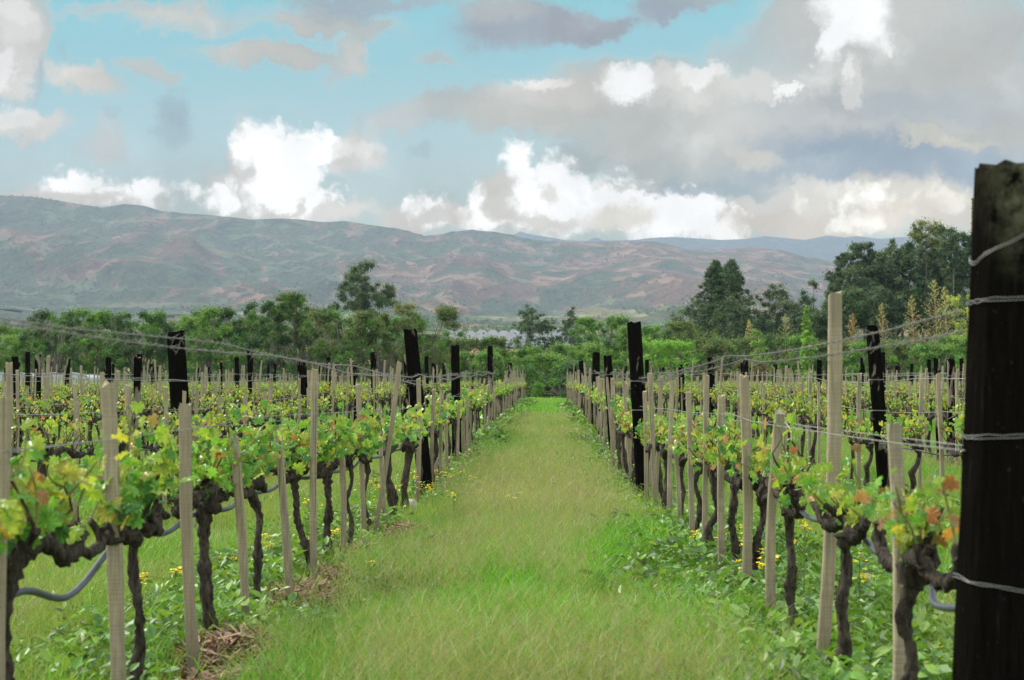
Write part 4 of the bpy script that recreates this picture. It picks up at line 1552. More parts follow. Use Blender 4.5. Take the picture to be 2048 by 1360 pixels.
# leafy hedge of bushy trees behind the vines (front layer): x, top, width, distance, palette, words
HEDGE = [(-60, 668, 200, 118, 'O', 'mostly outside the left edge'), (22, 690, 120, 112, 'F', 'light green, lowest at the left edge'), (108, 640, 130, 106, 'D', 'dark green with a feathery top, behind the leftmost black post'),
         (196, 636, 140, 110, 'F', 'rounded mid green, above the distant white plastic sheet'), (282, 640, 130, 108, 'D', 'dark green, left of the broad black post'),
         (352, 650, 110, 114, 'F', 'pale green, straight behind the broad black post'), (420, 636, 130, 108, 'F', 'bright green with soft rounded lobes'),
         (486, 634, 120, 112, 'D', 'deep green with a double top'), (545, 618, 120, 108, 'D', 'tall dark green with ragged leading twigs'),
         (615, 604, 130, 110, 'O', 'tallest olive-green, left of the lone eucalypt'), (688, 640, 130, 106, 'O', 'olive with rusty tips at the foot of the lone eucalypt'),
         (765, 640, 120, 108, 'O', 'olive, just left of the tallest left lane-side post'), (845, 626, 140, 112, 'O', 'tall loose olive, behind the tallest left lane-side post'),
         (905, 672, 100, 116, 'O', 'lower olive, under the pale greenhouses'), (985, 668, 70, 114, 'O', 'small yellow-green, sticking up before the greenhouses'),
         (950, 700, 110, 106, 'F', 'low fresh green, left of the lane end'), (1025, 690, 110, 110, 'F', 'fresh green, at the left side of the lane end'),
         (1090, 706, 120, 106, 'F', 'dark-hearted green, closing the end of the lane'), (1122, 722, 150, 103, 'D', 'dark, low and dense, filling the very end of the lane'), (1150, 684, 120, 110, 'F', 'mid green, at the right side of the lane end'),
         (1205, 652, 130, 114, 'F', 'tall fresh green, left of the tallest right lane-side post'), (1262, 668, 110, 110, 'F', 'green, straight behind the tallest right lane-side post'),
         (1325, 700, 130, 106, 'B', 'bright light-green dome, right of the tallest right lane-side post'), (1330, 660, 120, 122, 'O', 'olive, behind the bright light-green dome'),
         (1400, 695, 120, 110, 'O', 'olive, below the twin-topped dark tree'), (1462, 706, 120, 108, 'O', 'brownish olive, below and right of the twin-topped dark tree'),
         (1500, 740, 90, 102, 'R', 'reddish-brown shrubby one with thin foliage'), (1535, 690, 120, 112, 'O', 'olive, left of the bright pointed one'),
         (1600, 690, 120, 108, 'F', 'fresh green, beneath the bright pointed one'), (1668, 706, 120, 110, 'O', 'olive, straight behind the tallest pale stake'),
         (1735, 705, 120, 106, 'F', 'leafy, behind the stout black post'), (1800, 700, 120, 110, 'O', 'olive with pale twigs, right of the stout black post'),
         (1870, 706, 120, 106, 'F', 'deep green, low at the right'), (1935, 690, 130, 110, 'F', 'deep green, next to the huge near post'),
         (2020, 690, 130, 108, 'F', 'green, hidden behind the huge near post')]
PAL = {'O': G_OLIVE + G_FRESH[:1], 'F': G_FRESH, 'D': G_DARK + G_FRESH[:1], 'B': [(.10, .21, .03), (.13, .25, .04)], 'R': G_BROWN}
for i, (cx, top, wp, dist, p_, words_) in enumerate(HEDGE):
    tree_px('bushy_tree', 'bush', cx, top + (12 if 880 < cx < 1170 else -10), wp * 1.2, dist, f'bushy tree {words_}', 300 + i, cols=PAL[p_], leaf=.155, per=240, n=78, group='bushy trees beyond the vineyard')
BACKW = ['above the far left white tunnel', 'left of the feathery-topped dark one', 'behind the rounded green one above the white sheet', 'between the two dark ones left of the broad post', 'directly behind the broad black post',
         'left of the bright soft-lobed one', 'right of the bright soft-lobed one', 'behind the deep green double-topped one', 'behind the tall ragged dark one', 'under the lone eucalypt, left of its trunk',
         'under the lone eucalypt, right of its trunk', 'behind the tallest left lane-side post', 'at the left end of the big greenhouses', 'below the eucalypt trio, left', 'below the eucalypt trio, right',
         'just right of the eucalypt trio', 'left of the tallest right lane-side post', 'right of the tallest right lane-side post', 'left foot of the twin-topped dark tree', 'right foot of the twin-topped dark tree',
         'under the thin pale stalk', 'under the pale yellow-green young conifer', 'behind the bright pointed tree', 'behind the tallest pale stake', 'behind the stout black post right of it', 'below the golden young conifers', 'by the huge near post']
# shorter second layer filling the gaps at the back
for i, (cx, top) in enumerate([(60, 668), (150, 656), (240, 652), (320, 652), (385, 650), (455, 650), (520, 646), (585, 640), (650, 628), (725, 640), (805, 650), (880, 668), (1060, 700), (1120, 692), (1180, 690), (1240, 684), (1290, 676),
                               (1370, 672), (1430, 690), (1500, 690), (1570, 680), (1640, 690), (1700, 700), (1770, 696), (1840, 700), (1900, 690)]):
    near_ = min(HEDGE, key=lambda t_: abs(t_[0] - cx))
    tree_px('bushy_tree', 'bush', cx, top + (16 if 860 < cx < 1200 else -4), 155, 128, f'back-layer bushy tree {BACKW[i]}', 360 + i,
            cols=G_OLIVE if i % 2 else G_DARK + G_FRESH[:1], leaf=.2, per=130, n=54, group='back layer of bushy trees')

T = tree_px
T('eucalyptus_tree', 'euc', 722, 527, 124, 175, 'lone tall eucalypt with airy round clumps rising above the left hedge', 501, per=420, n=30, bare=.46, leaf=.24, sparse=.82)
T('eucalyptus_tree', 'euc', 1055, 608, 52, 225, 'tall slim eucalypt, left one of the small trio before the greenhouses', 502, per=150, n=16, bare=.45, leaf=.28, sparse=1.3)
T('eucalyptus_tree', 'euc', 1098, 638, 36, 225, 'lowest, middle eucalypt of the small trio before the greenhouses', 503, per=110, n=14, bare=.3, leaf=.28, sparse=1.4)
T('eucalyptus_tree', 'euc', 1141, 618, 46, 225, 'spreading eucalypt, right one of the small trio before the greenhouses', 504, per=130, n=16, bare=.45, leaf=.28, sparse=1.3)
T('conifer_tree', 'euc', 1452, 552, 126, 165, 'big dark cone-shaped tree with rounded boughs right of the lane', 505, per=330, n=60, bare=.05, cone=1.0, sparse=1.15, cols=G_DARK + G_EUC)
T('conifer_tree', 'cone', 1432, 524, 200, 167, 'left pointed conifer topping the big dark cone-shaped tree', 525, per=110, n=260, twig=.055, cols=G_DARK + G_EUC)
T('conifer_tree', 'cone', 1463, 522, 190, 166, 'right pointed conifer topping the big dark cone-shaped tree', 526, per=110, n=260, twig=.055, cols=G_DARK + G_EUC)
T('eucalyptus_tree', 'euc', 1480, 590, 70, 162, 'dark rounded tree leaning on the right flank of the twin-topped tree', 506, per=180, n=26, bare=.1, sparse=1.4)
T('eucalyptus_tree', 'euc', 1378, 600, 78, 168, 'dull green full-crowned tree on the left flank of the twin-topped tree', 507, per=230, n=34, bare=.05, sparse=1.5)
T('eucalyptus_tree', 'euc', 1425, 610, 70, 166, 'dark filling tree at the foot of the twin-topped tree', 520, per=220, n=34, bare=.05, sparse=1.5)
T('eucalyptus_tree', 'euc', 1552, 566, 96, 170, 'flat-topped airy eucalypt right of the twin-topped dark tree', 508, per=240, n=34, bare=.2)
T('eucalyptus_tree', 'euc', 1628, 568, 100, 165, 'flat brownish-green eucalypt left of the tallest pale stake', 509, per=260, n=34, bare=.1, sparse=1.15)
T('eucalyptus_tree', 'euc', 1592, 605, 90, 163, 'low dull eucalypt filling the dip left of the flat brownish-green one', 527, per=260, n=30, bare=.05, sparse=1.2)
T('eucalyptus_tree', 'euc', 1520, 618, 70, 163, 'low dull eucalypt beneath the left side of the flat-topped airy one', 528, per=240, n=28, bare=.05, sparse=1.2)
T('eucalyptus_tree', 'euc', 1674, 536, 74, 160, 'small-headed eucalypt at the left shoulder of the dark grove', 510, per=260, n=30, bare=.2)
WOOD = [(1728, 478, 74, 150, 'with a ball of leaves on top, at its left end'), (1705, 500, 70, 156, 'bulging left of the ball-topped one'), (1765, 495, 80, 158, 'shorter and dull, right of the ball-topped one'),
        (1803, 474, 92, 150, 'dense and rounded, in the middle of the dark grove'), (1838, 448, 90, 156, 'tall and dense, under the pale umbrella crown'), (1880, 460, 78, 162, 'narrow, between the umbrella crown and the open-topped one'),
        (1940, 440, 84, 150, 'massive and dark, touching the huge near post'), (1990, 440, 90, 156, 'standing mostly behind the huge near post')]
for i, (cx, top, wp, dist, words_) in enumerate(WOOD):
    T('eucalyptus_tree', 'euc', cx, top, wp * 1.1, dist, f'dark grove eucalypt {words_}', 530 + i, per=330, n=44, bare=.38, sparse=1.1, leaf=.24, group='eucalypts of the dark grove at the right')
for i, (cx, top, wp, dist) in enumerate([(1690, 585, 70, 148), (1745, 560, 80, 146), (1790, 580, 80, 146), (1835, 560, 80, 148), (1885, 570, 80, 146), (1930, 560, 80, 148), (1655, 610, 70, 150)]):
    near_ = min(WOOD, key=lambda t_: abs(t_[0] - cx))
    T('eucalyptus_tree', 'euc', cx, top, wp, dist, f'lower shaded grove eucalypt {["below", "in front of", "at the foot of", "beneath", "under", "before", "left below"][i]} the one {near_[4].split(",")[0]}', 560 + i, per=240, n=22, bare=.50, sparse=1.1, cols=G_DARK + G_EUC, group='lower trees of the dark grove')
T('eucalyptus_tree', 'euc', 1853, 438, 46, 150, 'eucalypt with a pale olive umbrella crown above the dark grove', 511, per=200, n=10, bare=.84, cols=[(.12, .13, .05), (.09, .11, .045)], sparse=1.5, trunkr=.12, top=.93)
T('eucalyptus_tree', 'euc', 1905, 460, 44, 148, 'eucalypt with a small open rounded top near the right edge', 512, per=150, n=14, bare=.72, sparse=1.3, trunkr=.12)
T('eucalyptus_tree', 'cone', 1946, 396, 24, 150, 'narrow pale-tipped tree rising highest beside the huge near post', 513, cols=[(.20, .17, .10), (.12, .13, .07)], per=60, n=60, twig=.2)
T('young_conifer', 'sprig', 1570, 630, 96, 128, 'pale yellow-green young conifer left of the bright pointed tree', 514, cols=G_PALE[2:] + G_YEL[2:])
T('pointed_tree', 'cone', 1614, 612, 56, 101, 'bright green pointed tree beside the tallest pale stake', 515, cols=[(.12, .22, .04), (.16, .27, .05), (.09, .17, .03)], per=70, n=70, leaf=.16, twig=.10)
T('young_conifer', 'sprig', 1705, 628, 74, 126, 'rusty tan young conifer left of the stout black post', 516, cols=[(.30, .20, .09), (.26, .22, .10)])
T('young_conifer', 'sprig', 1763, 608, 74, 126, 'slim tan young conifer right above the stout black post', 517, cols=[(.32, .26, .11), (.25, .24, .10)])
T('young_conifer', 'sprig', 1823, 592, 96, 126, 'tall thin tan young conifer before the dark grove', 518, cols=[(.34, .28, .12), (.28, .26, .11)])
T('young_conifer', 'sprig', 1868, 560, 145, 127, 'largest pale golden young conifer before the dark grove', 519, cols=[(.34, .30, .12), (.28, .30, .10)])
T('young_conifer', 'sprig', 1889, 575, 110, 129, 'golden young conifer overlapping the largest one on its right', 524, cols=[(.34, .30, .12), (.28, .30, .10)])
T('young_tree', 'euc', 1922, 572, 79, 125, 'yellow-green feathery young tree touching the huge near post', 521, cols=G_YEL, per=110, n=40, bare=.15, leaf=.13, trunkr=.05, sparse=.9)
T('young_conifer', 'sprig', 1498, 640, 57, 128, 'single thin pale stalk of a tree right below the twin-topped tree', 522, cols=G_PALE)
T('young_tree', 'euc', 1518, 650, 40, 103, 'soft bright young tree between the pale stalk and the airy eucalypt', 523, cols=[(.12, .2, .04)], per=90, n=20, bare=.1, leaf=.13, trunkr=.05)

# far woods in the valley, uncountable
rng = np.random.default_rng(99)
cw, tw = [], []
for px0, px1, py0, py1, d0, d1, n, r_, pl in [(-20, 60, 650, 760, 190, 300, 60, 2.2, 0), (0, 700, 645, 690, 320, 900, 240, 3.2, 1), (880, 1400, 655, 690, 420, 900, 160, 3.0, 1), (900, 2000, 640, 672, 900, 1600, 300, 5, 1),
                                          (0, 900, 640, 660, 1300, 2200, 420, 6.5, 1)]:
    for i in range(n):
        d = rng.uniform(d0, d1)
        u, _ = uv(rng.uniform(px0, px1), 700)
        cw.append((u * d, d, float(gz0(d)) + r_ * .6, r_ * rng.uniform(.6, 1.3)))
# tree lines along field edges and woods on the lower slopes
far_w = MB()
cw = np.array(cw)
clumps(far_w, cw[:, :3], cw[:, 3], 60, 1.0, G_DARK + G_EUC, rng, 1.0, DMV)
fv = np.concatenate(far_w.v)
tag(far_w.build('valley_woods', M_TREE, None, False), 'blue-green far woods dotting the valley floor below the mountains', kind='stuff')
sl = MB()
pts = []
ur = rng.uniform(-.4, .36, 9000)
yr = rng.uniform(2000, 5000, 9000)
keep = fbm(ur * 9 + 3, yr / 420, 4, 33) > .53
ur, yr = ur[keep], yr[keep]
xr, zr = terrain(ur * yr / (yr + 60), yr)
nn = len(ur)
sc_ = rng.uniform(2.5, 6, nn)
clumps(sl, np.stack([xr, yr, zr + sc_ * .5], 1), sc_, 8, 4.2, [(.04, .06, .04), (.055, .08, .05)], rng, 1.0, DMV)
tag(sl.build('hillside_scrub', M_TREE, None, False), 'dark scrub trees speckling the dry mountain slopes', kind='stuff')

# ------------------------------------------------------------------ greenhouses and plastic
M_FRAME = plain('greenhouse_frame', (.30, .31, .33), .6)


M_DULL = plain('dull_plastic_film', (.20, .235, .23), .6)


def greenhouse(px0, px1, pytop, dist, bays, depth, eave, rise, label, film=None, yaw=0.0):
    film = film or M_PLASTIC
    ua, va = uv(px0, pytop)
    ub, _ = uv(px1, pytop)
    x0, x1 = ua * dist, ub * dist
    ztop = CAM_Z + va * dist
    base = ztop - eave - rise
    root = bpy.data.objects.new('greenhouse', None)
    COL.objects.link(root)
    root.location = ((x0 + x1) / 2, dist, base)
    root.rotation_euler = (0, 0, yaw)
    tag(root, label, 'greenhouse')
    wd = x1 - x0
    roof, wall, fr = MB(), MB(), MB()
    bw = wd / bays
    for i in range(bays):
        a = -wd / 2 + i * bw
        th = np.linspace(0, PI, 9)
        xs = a + bw / 2 - np.cos(th) * bw / 2
        zs = eave + np.maximum(np.sin(th), 0) ** .8 * rise * (1 + .12 * math.sin(i * 2.3))
        v = np.concatenate([np.stack([xs, np.zeros(9), zs], 1), np.stack([xs, np.full(9, depth), zs], 1)])
        roof.add(v, [(j, j + 1, j + 10, j + 9) for j in range(8)])
        # gable end, closed down to the ground
        g = np.concatenate([np.stack([xs, np.full(9, .02), zs], 1), [[a + bw - .01, .02, -1.0], [a + .01, .02, -1.0]]])
        c = g.mean(0)
        wall.add(np.concatenate([g, [c]]), [(j, (j + 1) % 11, 11) for j in range(11)])
        for j in range(int(depth / 6) + 1):
            tube(fr, np.stack([xs, np.full(9, j * 6.0), zs + .05], 1), .05, 4, 0)
        tube(fr, [(a, -.05, -1.0), (a, -.05, eave)], .07, 4, 0)
    for sx in (-wd / 2, wd / 2):
        wall.add([(sx, 0, -1.0), (sx, depth, -1.0), (sx, depth, eave), (sx, 0, eave)], [(0, 1, 2, 3)])
    roof.build('roof', film, root)
    wall.build('wall', film, root, False)
    fr.build('frame', M_FRAME, root)
    return root


greenhouse(888, 1040, 660, 560, 7, 60, 2.0, 1.7, 'left block of white plastic greenhouses with wavy roofs above the hedge')
greenhouse(1012, 1148, 664, 520, 6, 50, 2.0, 1.7, 'right block of white plastic greenhouses behind the small eucalypt trio')
greenhouse(1110, 1150, 655, 640, 3, 50, 2.0, 1.6, 'small farther greenhouse roof right behind the eucalypt trio')
greenhouse(-60, 60, 744, 98.5, 1, 5, .45, .45, 'low white plastic tunnel beside the leftmost black post under the hedge')
greenhouse(64, 178, 747, 99, 1, 5, .4, .4, 'low white plastic tunnel seen under the hedge right of the first')
greenhouse(310, 366, 622, 1500, 5, 80, 1.0, 1.2, 'tiny far greenhouse at the foot of the mountain left of centre', M_DULL)
greenhouse(-10, 22, 611, 1500, 3, 80, 1.0, 1.2, 'tiny far greenhouse at the left edge below the mountain', M_DULL)
greenhouse(893, 925, 632, 1400, 3, 60, 1.0, 1.0, 'tiny far greenhouse above the big white ones', M_DULL)

# ------------------------------------------------------------------ grass
rng = np.random.default_rng(11)


def blades(mb, x, y, h, w, lean, col, segs=2, z=None, rng=rng):
    n = len(x)
    z = gz(x, y) - .01 if z is None else z
    az = rng.random(n) * 2 * PI
    side = np.stack([np.cos(az), np.sin(az), np.zeros(n)], 1)
    la = rng.random(n) * 2 * PI
    ld = np.stack([np.cos(la), np.sin(la), np.zeros(n)], 1) * (lean * h)[:, None]
    b = np.stack([x, y, z], 1)
    up = np.zeros((n, 3))
    up[:, 2] = h
    hw = side * (w / 2)[:, None]
    if segs == 1:
        v = np.stack([b - hw, b + hw, b + up + ld], 1)
        f = np.arange(n)[:, None] * 3 + np.arange(3)
        mb.add(v.reshape(-1, 3), f, np.repeat(col, 3, 0))
    else:
        m = b + up * .6 + ld * .35
        tip = b + up * .95 + ld
        v = np.stack([b - hw, b + hw, m + hw * .75, m - hw * .75, tip], 1)
        base = np.arange(n)[:, None] * 5
        c = np.repeat(col, 5, 0)
        v = v.reshape(-1, 3)
        k = mb.n
        mb.add(v, base + np.array([0, 1, 2, 3]), c)
        mb.f.append(base.astype(np.int32) + k + np.array([3, 2, 4], np.int32))
        mb.m.append(np.zeros(n, np.int32))


def sample(n, y0, y1, p, half=None, xr=None):
    """points on the ground, density falling with distance"""
    t = rng.random(n)
    y = (y0 ** (1 - p) + t * (y1 ** (1 - p) - y0 ** (1 - p))) ** (1 / (1 - p))
    if xr:
        x = rng.uniform(xr[0], xr[1], n)
    else:
        x = rng.uniform(-1, 1, n) * (.37 * y + 1.2)
    return x, y


def rowdist(x):
    d = np.full(len(x), 9.0)
    for r_ in LEFT + RIGHT:
        d = np.minimum(d, np.abs(x - r_))
    return d


GR = MB()


def turf(n, y0, y1, p, hmul, wmul, segs, xr=None):
    x, y = sample(n, y0, y1, p, xr=xr)
    rd = rowdist(x)
    cl = fbm(x * 1.6, y * .9, 4, 70)
    patchy = fbm(x * .8 + 9, y * .45, 3, 71)
    keep = ((rd > .16 + .30 * (cl - .3)) | (rng.random(n) < .3)) & (straw_mask(x, y) < .3 + .5 * rng.random(n))
    x, y, rd, cl, patchy = x[keep], y[keep], rd[keep], cl[keep], patchy[keep]
    n = len(x)
    h = (.07 + .16 * np.clip(cl * 1.6 - .35, 0, 1)) * rng.uniform(.5, 1.3, n) * hmul
    w = rng.uniform(.0028, .0058, n) * wmul
    fresh = np.clip((patchy - .47) * 4, 0, 1)[:, None]
    a = pal([(.205, .325, .06), (.25, .36, .08), (.16, .285, .045), (.32, .36, .12)], n, rng)
    b = pal([(.10, .29, .015), (.135, .34, .02), (.18, .39, .03), (.08, .24, .015)], n, rng)
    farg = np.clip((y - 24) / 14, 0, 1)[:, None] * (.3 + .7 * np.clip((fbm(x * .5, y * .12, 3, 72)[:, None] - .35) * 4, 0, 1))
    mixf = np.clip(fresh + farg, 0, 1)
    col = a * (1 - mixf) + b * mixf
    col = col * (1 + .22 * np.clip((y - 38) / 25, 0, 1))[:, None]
    dry = rng.random(n) < .05
    col[dry] = pal([(.36, .31, .16), (.30, .27, .12)], dry.sum(), rng)
    blades(GR, x, y, h, w, rng.uniform(.1, .9, n), col, segs)


def straw_mask(x, y):
    m = np.zeros(len(x))
    for cx, cy, rx_, ry_, n, hh in STRAW:
        m = np.maximum(m, 1.25 - np.hypot((x - cx - .08) / (rx_ * 1.1), (y - cy + .4) / (ry_ * 1.6)))
    return m


def tufts(n, y0, y1, xr, k=16):
    """taller bright tufts standing out of the turf"""
    x, y = sample(n, y0, y1, 1.2, xr=xr)
    m = fbm(x * 1.3 + 60, y * .8 + 12, 3, 76) > .50
    x, y = np.repeat(x[m], k), np.repeat(y[m], k)
    n = len(x)
    x = x + rng.normal(0, .05, n)
    y = y + rng.normal(0, .05, n)
    h = rng.uniform(.10, .27, n)
    blades(GR, x, y, h, rng.uniform(.004, .008, n), rng.uniform(.2, 1.0, n), pal([(.10, .31, .02), (.15, .38, .03), (.21, .42, .045)], n, rng), 2)


STRAW = [(-1.28, 6.75, .34, .5, 5200, .07), (-1.05, 6.0, .4, .35, 4200, .06), (-1.32, 8.9, .30, .5, 2600, .05), (-1.28, 11.3, .30, .6, 1500, .04), (-1.2, 13.4, .3, .6, 900, .04), (-1.3, 9.9, .28, .4, 1200, .04)]
tufts(2300, 5, 13, (-1.1, .9))
tufts(1200, 5, 16, (-5.5, 5.0))
turf(230000, 3.2, 14, 1.3, .9, .95, 2)
turf(170000, 4.5, 15, 1.2, .9, .9, 2, (-1.5, 1.1))
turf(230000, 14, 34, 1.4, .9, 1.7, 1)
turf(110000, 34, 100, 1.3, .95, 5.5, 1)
# seed stalks: fine tan haze over the lane and the neighbouring alleys
def seeds(n, y0, y1, p, hm, wm, xr=None):
    x, y = sample(n, y0, y1, p, xr=xr)
    m = fbm(x * .9 + 31, y * .35 + 5, 4, 74)
    keep = (m > .44) & (rowdist(x) > .2 + .5 * rng.random(len(x)))
    x, y = x[keep], y[keep]
    n = len(x)
    h = rng.uniform(.20, .42, n) * hm
    z = gz(x, y)
    col = pal([(.27, .36, .12), (.24, .34, .11), (.34, .36, .16), (.28, .24, .14)], n, rng)
    blades(GR, x, y, h, rng.uniform(.0009, .0015, n) * wm, rng.uniform(.1, .55, n), col, 1, z)
    # panicle: three little spikes in the upper third
    for k in range(3):
        zz = z + h * rng.uniform(.55, .85, n)
        blades(GR, x + rng.normal(0, .02, n), y + rng.normal(0, .02, n), h * rng.uniform(.12, .25, n), rng.uniform(.0014, .0026, n) * wm, rng.uniform(.4, 1.6, n), col * [1.05, .95, .9], 1, zz)


seeds(13000, 5, 14, 1.2, 1, 1.1, (-1.3, 1.0))
seeds(18000, 3.5, 14, 1.2, 1, 1.1)
seeds(15000, 14, 46, 1.25, .85, 2.0, (-1.25, .95))
seeds(18000, 14, 50, 1.3, .85, 2.6)
tag(GR.build('grass', M_GRASS, None, False), 'green grass hazed with fine tan seed heads between the vine rows', kind='stuff')

# ------------------------------------------------------------------ broad-leaved weeds, straw, flowers, stones
WD = MB()


def weeds(n, y0, y1, p, rows, spread, size, bias=0.0):
    y = sample(n, y0, y1, p)[1]
    r_ = rng.choice(rows, n)
    x = r_ + bias + rng.normal(0, spread, n)
    keep = (fbm(x * 1.1 + 4, y * .7, 3, 75) > .40) & (straw_mask(x, y) < .35)
    x, y = x[keep], y[keep]
    m = len(x)
    k = 11
    X = np.repeat(x, k) + rng.normal(0, .05, m * k)
    Y = np.repeat(y, k) + rng.normal(0, .05, m * k)
    hh = np.repeat(rng.uniform(.01, .165, m), k) * rng.uniform(.2, 1.2, m * k)
    az = rng.random(m * k) * 2 * PI
    nrm = np.stack([np.cos(az) * .7, np.sin(az) * .7, rng.uniform(.4, 1.2, m * k)], 1)
    M = rot_basis(nrm, rng.random(m * k) * 2 * PI)
    pos = np.stack([X, Y, gz(X, Y) + hh + .015], 1)
    c = np.repeat(pal([(.12, .26, .04), (.165, .32, .055), (.085, .19, .035), (.23, .37, .07), (.09, .15, .045)], m, rng), k, 0)
    s = np.repeat(rng.uniform(.5, 1.1, m), k) * rng.uniform(.6, 1.2, m * k) * size
    scatter(WD, OLV, OLF, pos, M, s, c)


weeds(3300, 4.5, 14, 1.2, [RIGHT[0]], .30, .085, .05)
weeds(1300, 4.5, 14, 1.2, [RIGHT[0]], .30, .08, .75)
weeds(1700, 4.5, 14, 1.2, [LEFT[0]], .26, .08, -.05)
weeds(700, 5, 14, 1.2, [LEFT[0], LEFT[1]], .35, .06, -.1)
weeds(1500, 13, 34, 1.3, [LEFT[0], RIGHT[0], LEFT[1], RIGHT[1]], .30, .08)
weeds(4200, 5, 30, 1.1, [LEFT[0], RIGHT[0]], .42, .03)
weeds(900, 30, 80, 1.3, [LEFT[0], RIGHT[0]], .28, .2)
tag(WD.build('ground_weeds', M_WEED, None, False), 'broad-leaved green weeds crowding under the vine rows', kind='stuff')

ST = MB()
for cx, cy, rx_, ry_, n, hh in STRAW:
    a = rng.random(n) * 2 * PI
    r_ = rng.random(n) ** .6
    x = cx + np.cos(a) * r_ * rx_
    y = cy + np.sin(a) * r_ * ry_
    z = gz(x, y) + 1.9 * hh * (1 - r_ ** 2) * rng.random(n) + .01
    nrm = np.stack([rng.normal(0, .35, n), rng.normal(0, .35, n), np.ones(n)], 1)
    M = rot_basis(nrm, rng.random(n) * 2 * PI)
    tv = np.array([(-.04, -.5, 0), (.04, -.5, 0), (.03, .5, .05), (-.03, .5, .05)])
    scatter(ST, tv, DMF, np.stack([x, y, z], 1), M, rng.uniform(.05, .16, n), pal([(.19, .11, .065), (.25, .155, .095), (.11, .065, .04), (.33, .22, .135)], n, rng))
tag(ST.build('straw_mulch', M_STRAW, None, False), 'heaps of pinkish-brown dry straw and bare soil around the vine feet', kind='stuff')

M_STEM = plain('flower_stem', (.08, .16, .03), .6)


def flower_mbs(seed, h):
    r2 = np.random.default_rng(seed)
    st, bl = MB(), MB()
    tips = []
    top = np.array([r2.normal(0, .03), r2.normal(0, .03), h])
    tube(st, smooth_path([(0, 0, -.02), top * .5 + r2.normal(0, .01, 3), top], 6), [.0035, .003, .003, .0025, .002, .002], 4, 0)
    tips.append(top)
    for k in range(3):
        b = top * r2.uniform(.6, .85)
        e = b + [r2.normal(0, .04), r2.normal(0, .04), h * .18]
        tube(st, [b, e], [.002, .0015], 4, 0)
        tips.append(e)
    for e in tips:
        for j in range(r2.integers(4, 8)):
            c = e + r2.normal(0, .012, 3)
            n = r2.normal(0, .4, (4, 3)) + [0, 0, 1]
            az = np.arange(4) * PI / 2 + r2.random()
            d = np.stack([np.cos(az), np.sin(az), .4 * np.ones(4)], 1)
            M = rot_basis(n, az)
            scatter(bl, DMV, DMF, c + d * .006, M, .014, np.ones((4, 3)))
    return st, bl


FLV = [(a.mesh('stem', M_STEM), b.mesh('blossom', M_FLOWER, False)) for a, b in (flower_mbs(800 + i, .22 + .05 * i) for i in range(6))]
FPX = 3300.0
# (pixel x, pixel y of the blossom, distance) and where to find it
FL = [(1022, 990, 14.5, 'alone in the open grass of the lane'), (1345, 1073, 12, 'in the grass left of the first right-hand stakes'), (1403, 1070, 10.8, 'between two narrow right-hand stakes'),
      (1490, 1070, 8.9, 'in front of the broad upright stake with the dark split'), (1492, 1122, 8.8, 'lower, at the foot of the broad upright stake with the dark split'), (1528, 1104, 8.3, 'between the S-shaped trunk and the broad upright stake'),
      (1604, 1054, 8.2, 'biggest, beside the trunk that narrows in the middle'), (1462, 1058, 9.6, 'just left of the broad upright stake'), (1538, 1268, 7.0, 'near the bottom among weeds, left of the tallest stake'),
      (1648, 1314, 6.6, 'at the bottom beside the tallest stake'), (1700, 1120, 7.2, 'right of the thick flaky trunk'), (1882, 1300, 6.4, 'at the bottom beside the huge near post'),
      (1348, 1150, 10.2, 'low in the grass before the right-hand row'), (541, 1073, 11, 'between the two slim trunks of the left-hand row'), (457, 1118, 9.8, 'behind the leaning left-hand trunk'),
      (342, 1143, 8.6, 'left of the leaning left-hand stake'), (288, 1156, 8.5, 'just right of the nearest left-hand stake'), (552, 1090, 10.5, 'lower of two behind the slim trunks'),
      (618, 1000, 13.6, 'behind the tall upright left-hand stake'), (646, 1075, 10.8, 'touching the wavy left-hand trunk'), (664, 1065, 10.9, 'just right of the wavy left-hand trunk'),
      (740, 960, 17, 'high behind the thin left-hand trunks'), (765, 975, 16, 'left of the stout curved trunk'), (795, 972, 16, 'behind the stout curved trunk'), (770, 992, 15.5, 'at the foot of the stout curved trunk'),
      (827, 945, 16.5, 'beside the pale stone'), (855, 968, 16.5, 'at the foot of the tall leaning black post'), (868, 980, 15.5, 'right below the tall leaning black post'), (905, 990, 14.8, 'in the lane edge right of the tall leaning black post'),
      (878, 940, 19, 'past the tall leaning black post'), (892, 950, 18, 'low past the tall leaning black post'), (920, 942, 19, 'at the lane edge in front of the far left trunks'), (948, 955, 17.5, 'reddish-yellow at the left lane edge'),
      (742, 1125, 9.7, 'low in weeds right of the wavy trunk'), (1238, 905, 26, 'at the foot of the second black post on the right'), (1262, 925, 23, 'left of the tallest right-hand post'), (1300, 960, 19, 'right of the foot of the tallest right-hand post'),
      (1030, 842, 42, 'far along the left lane edge'), (1008, 852, 38, 'far along the left lane edge, lower one')]
for i, (fx, fy, dd, where) in enumerate(FL):
    u, v = uv(fx, fy)
    z = CAM_Z + v * dd
    g = float(gz(u * dd, dd))
    h = z - g
    j = min(5, max(0, int(round((h - .22) / .05))))
    sc_ = max(.5, min(2.2, h / (.22 + .05 * j)))
    root = bpy.data.objects.new('wildflower', None)
    COL.objects.link(root)
    root.location = (u * dd, dd, g)
    root.scale = (max(1.2, sc_),) * 2 + (sc_,)
    root.rotation_euler = (0, 0, i * 1.3)
    tag(root, f'small yellow wildflower {where}', 'flower', 'yellow wildflowers in the grass')
    st_ = link('stem', FLV[j][0], root)
    link('blossom', FLV[j][1], st_)


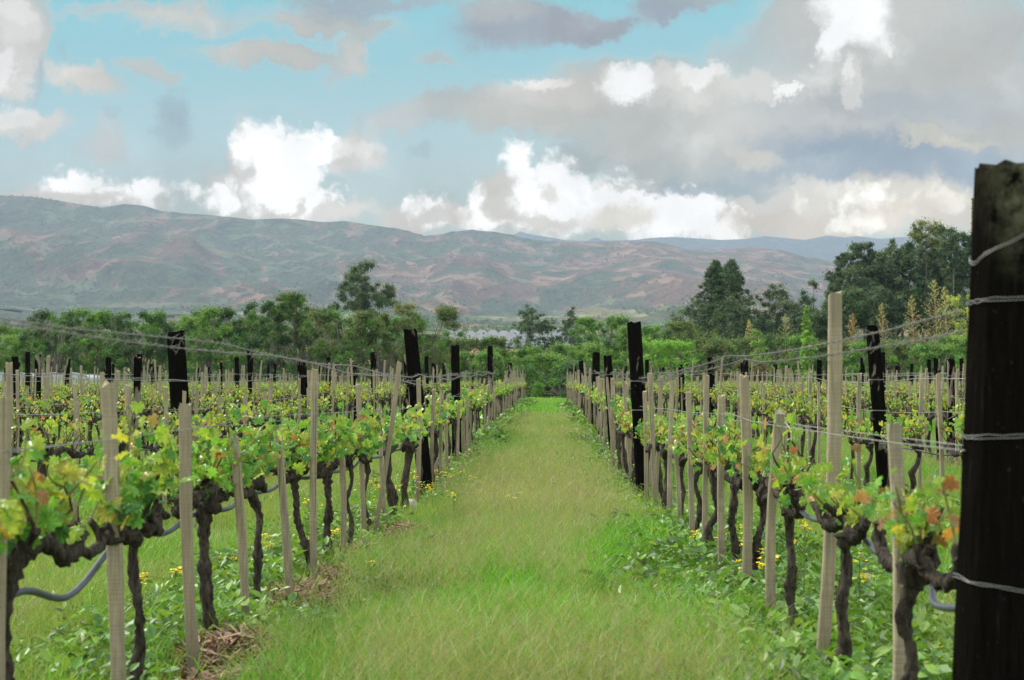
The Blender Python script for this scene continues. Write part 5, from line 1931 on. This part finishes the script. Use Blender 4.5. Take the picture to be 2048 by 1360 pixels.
def stone(px, py, dist, size, label, seed, flat=.6):
    r2 = np.random.default_rng(seed)
    u, v = uv(px, py)
    x = u * dist
    m, n = 9, 14
    th = np.linspace(0, PI, m)[:, None]
    ph = np.arange(n)[None] / n * 2 * PI
    d = np.stack([np.sin(th) * np.cos(ph), np.sin(th) * np.sin(ph), np.cos(th) * np.ones((1, n))], -1)
    rr = 1 + .28 * (fbm(d[..., 0] * 1.7 + seed + 9, d[..., 1] * 1.7 + d[..., 2] * 2 + 9, 3, seed) - .5) * 2
    vv = d * rr[..., None] * [size, size * .8, size * flat]
    i = np.arange(m - 1)[:, None] * n
    j = np.arange(n)[None]
    k = (j + 1) % n
    f = np.stack([i + j, i + k, i + n + k, i + n + j], -1).reshape(-1, 4)
    o = MB().add(vv.reshape(-1, 3), f[:, ::-1]).build('stone', M_STONE)
    o.location = (x, dist, float(gz(x, dist)) + size * flat * .55)
    tag(o, label, 'stone', 'stones lying in the vineyard')


stone(824, 1010, 16.2, .075, 'pale rounded stone half hidden in grass beside a stout left-hand trunk', 5, 1.0)
for i, (a, b, s_, w_) in enumerate([(1083, 853, .12, 'left end of the small line'), (1090, 851, .10, 'second from the left in the small line'), (1101, 855, .13, 'middle of the small line'), (1108, 858, .09, 'just right of the middle one'),
                                    (1122, 852, .08, 'right part, farther back'), (1129, 855, .09, 'right end of the small line'), (1126, 863, .08, 'right end, nearest the camera')]):
    stone(a, b, 33 - (b - 853) * .4, s_ * .42, f'pinkish stone across the lane, {w_}', 20 + i)

# ------------------------------------------------------------------ air
hz = MB()
x0, x1, y0, y1, z0, z1 = -11500, 11500, -70, 11800, -6, HAZE_TOP
hz.add([(x0, y0, z0), (x1, y0, z0), (x1, y1, z0), (x0, y1, z0), (x0, y0, z1), (x1, y0, z1), (x1, y1, z1), (x0, y1, z1)],
       [(0, 3, 2, 1), (4, 5, 6, 7), (0, 1, 5, 4), (1, 2, 6, 5), (2, 3, 7, 6), (3, 0, 4, 7)])
hm, ht = new_mat('pale_air')
pv = ht.n('ShaderNodeVolumePrincipled', {'Color': (.52, .63, .76), 'Density': HAZE_D, 'Anisotropy': .0})
ht.n('ShaderNodeOutputMaterial', {'Volume': pv.outputs[0]})
tag(hz.build('haze', hm, None, False), 'pale blue air softening the far mountains', kind='stuff')
for o_ in bpy.data.objects:
    if 'label' in o_ and not 4 <= len(o_['label'].split()) <= 16:
        print('LABEL', len(o_['label'].split()), o_['label'])
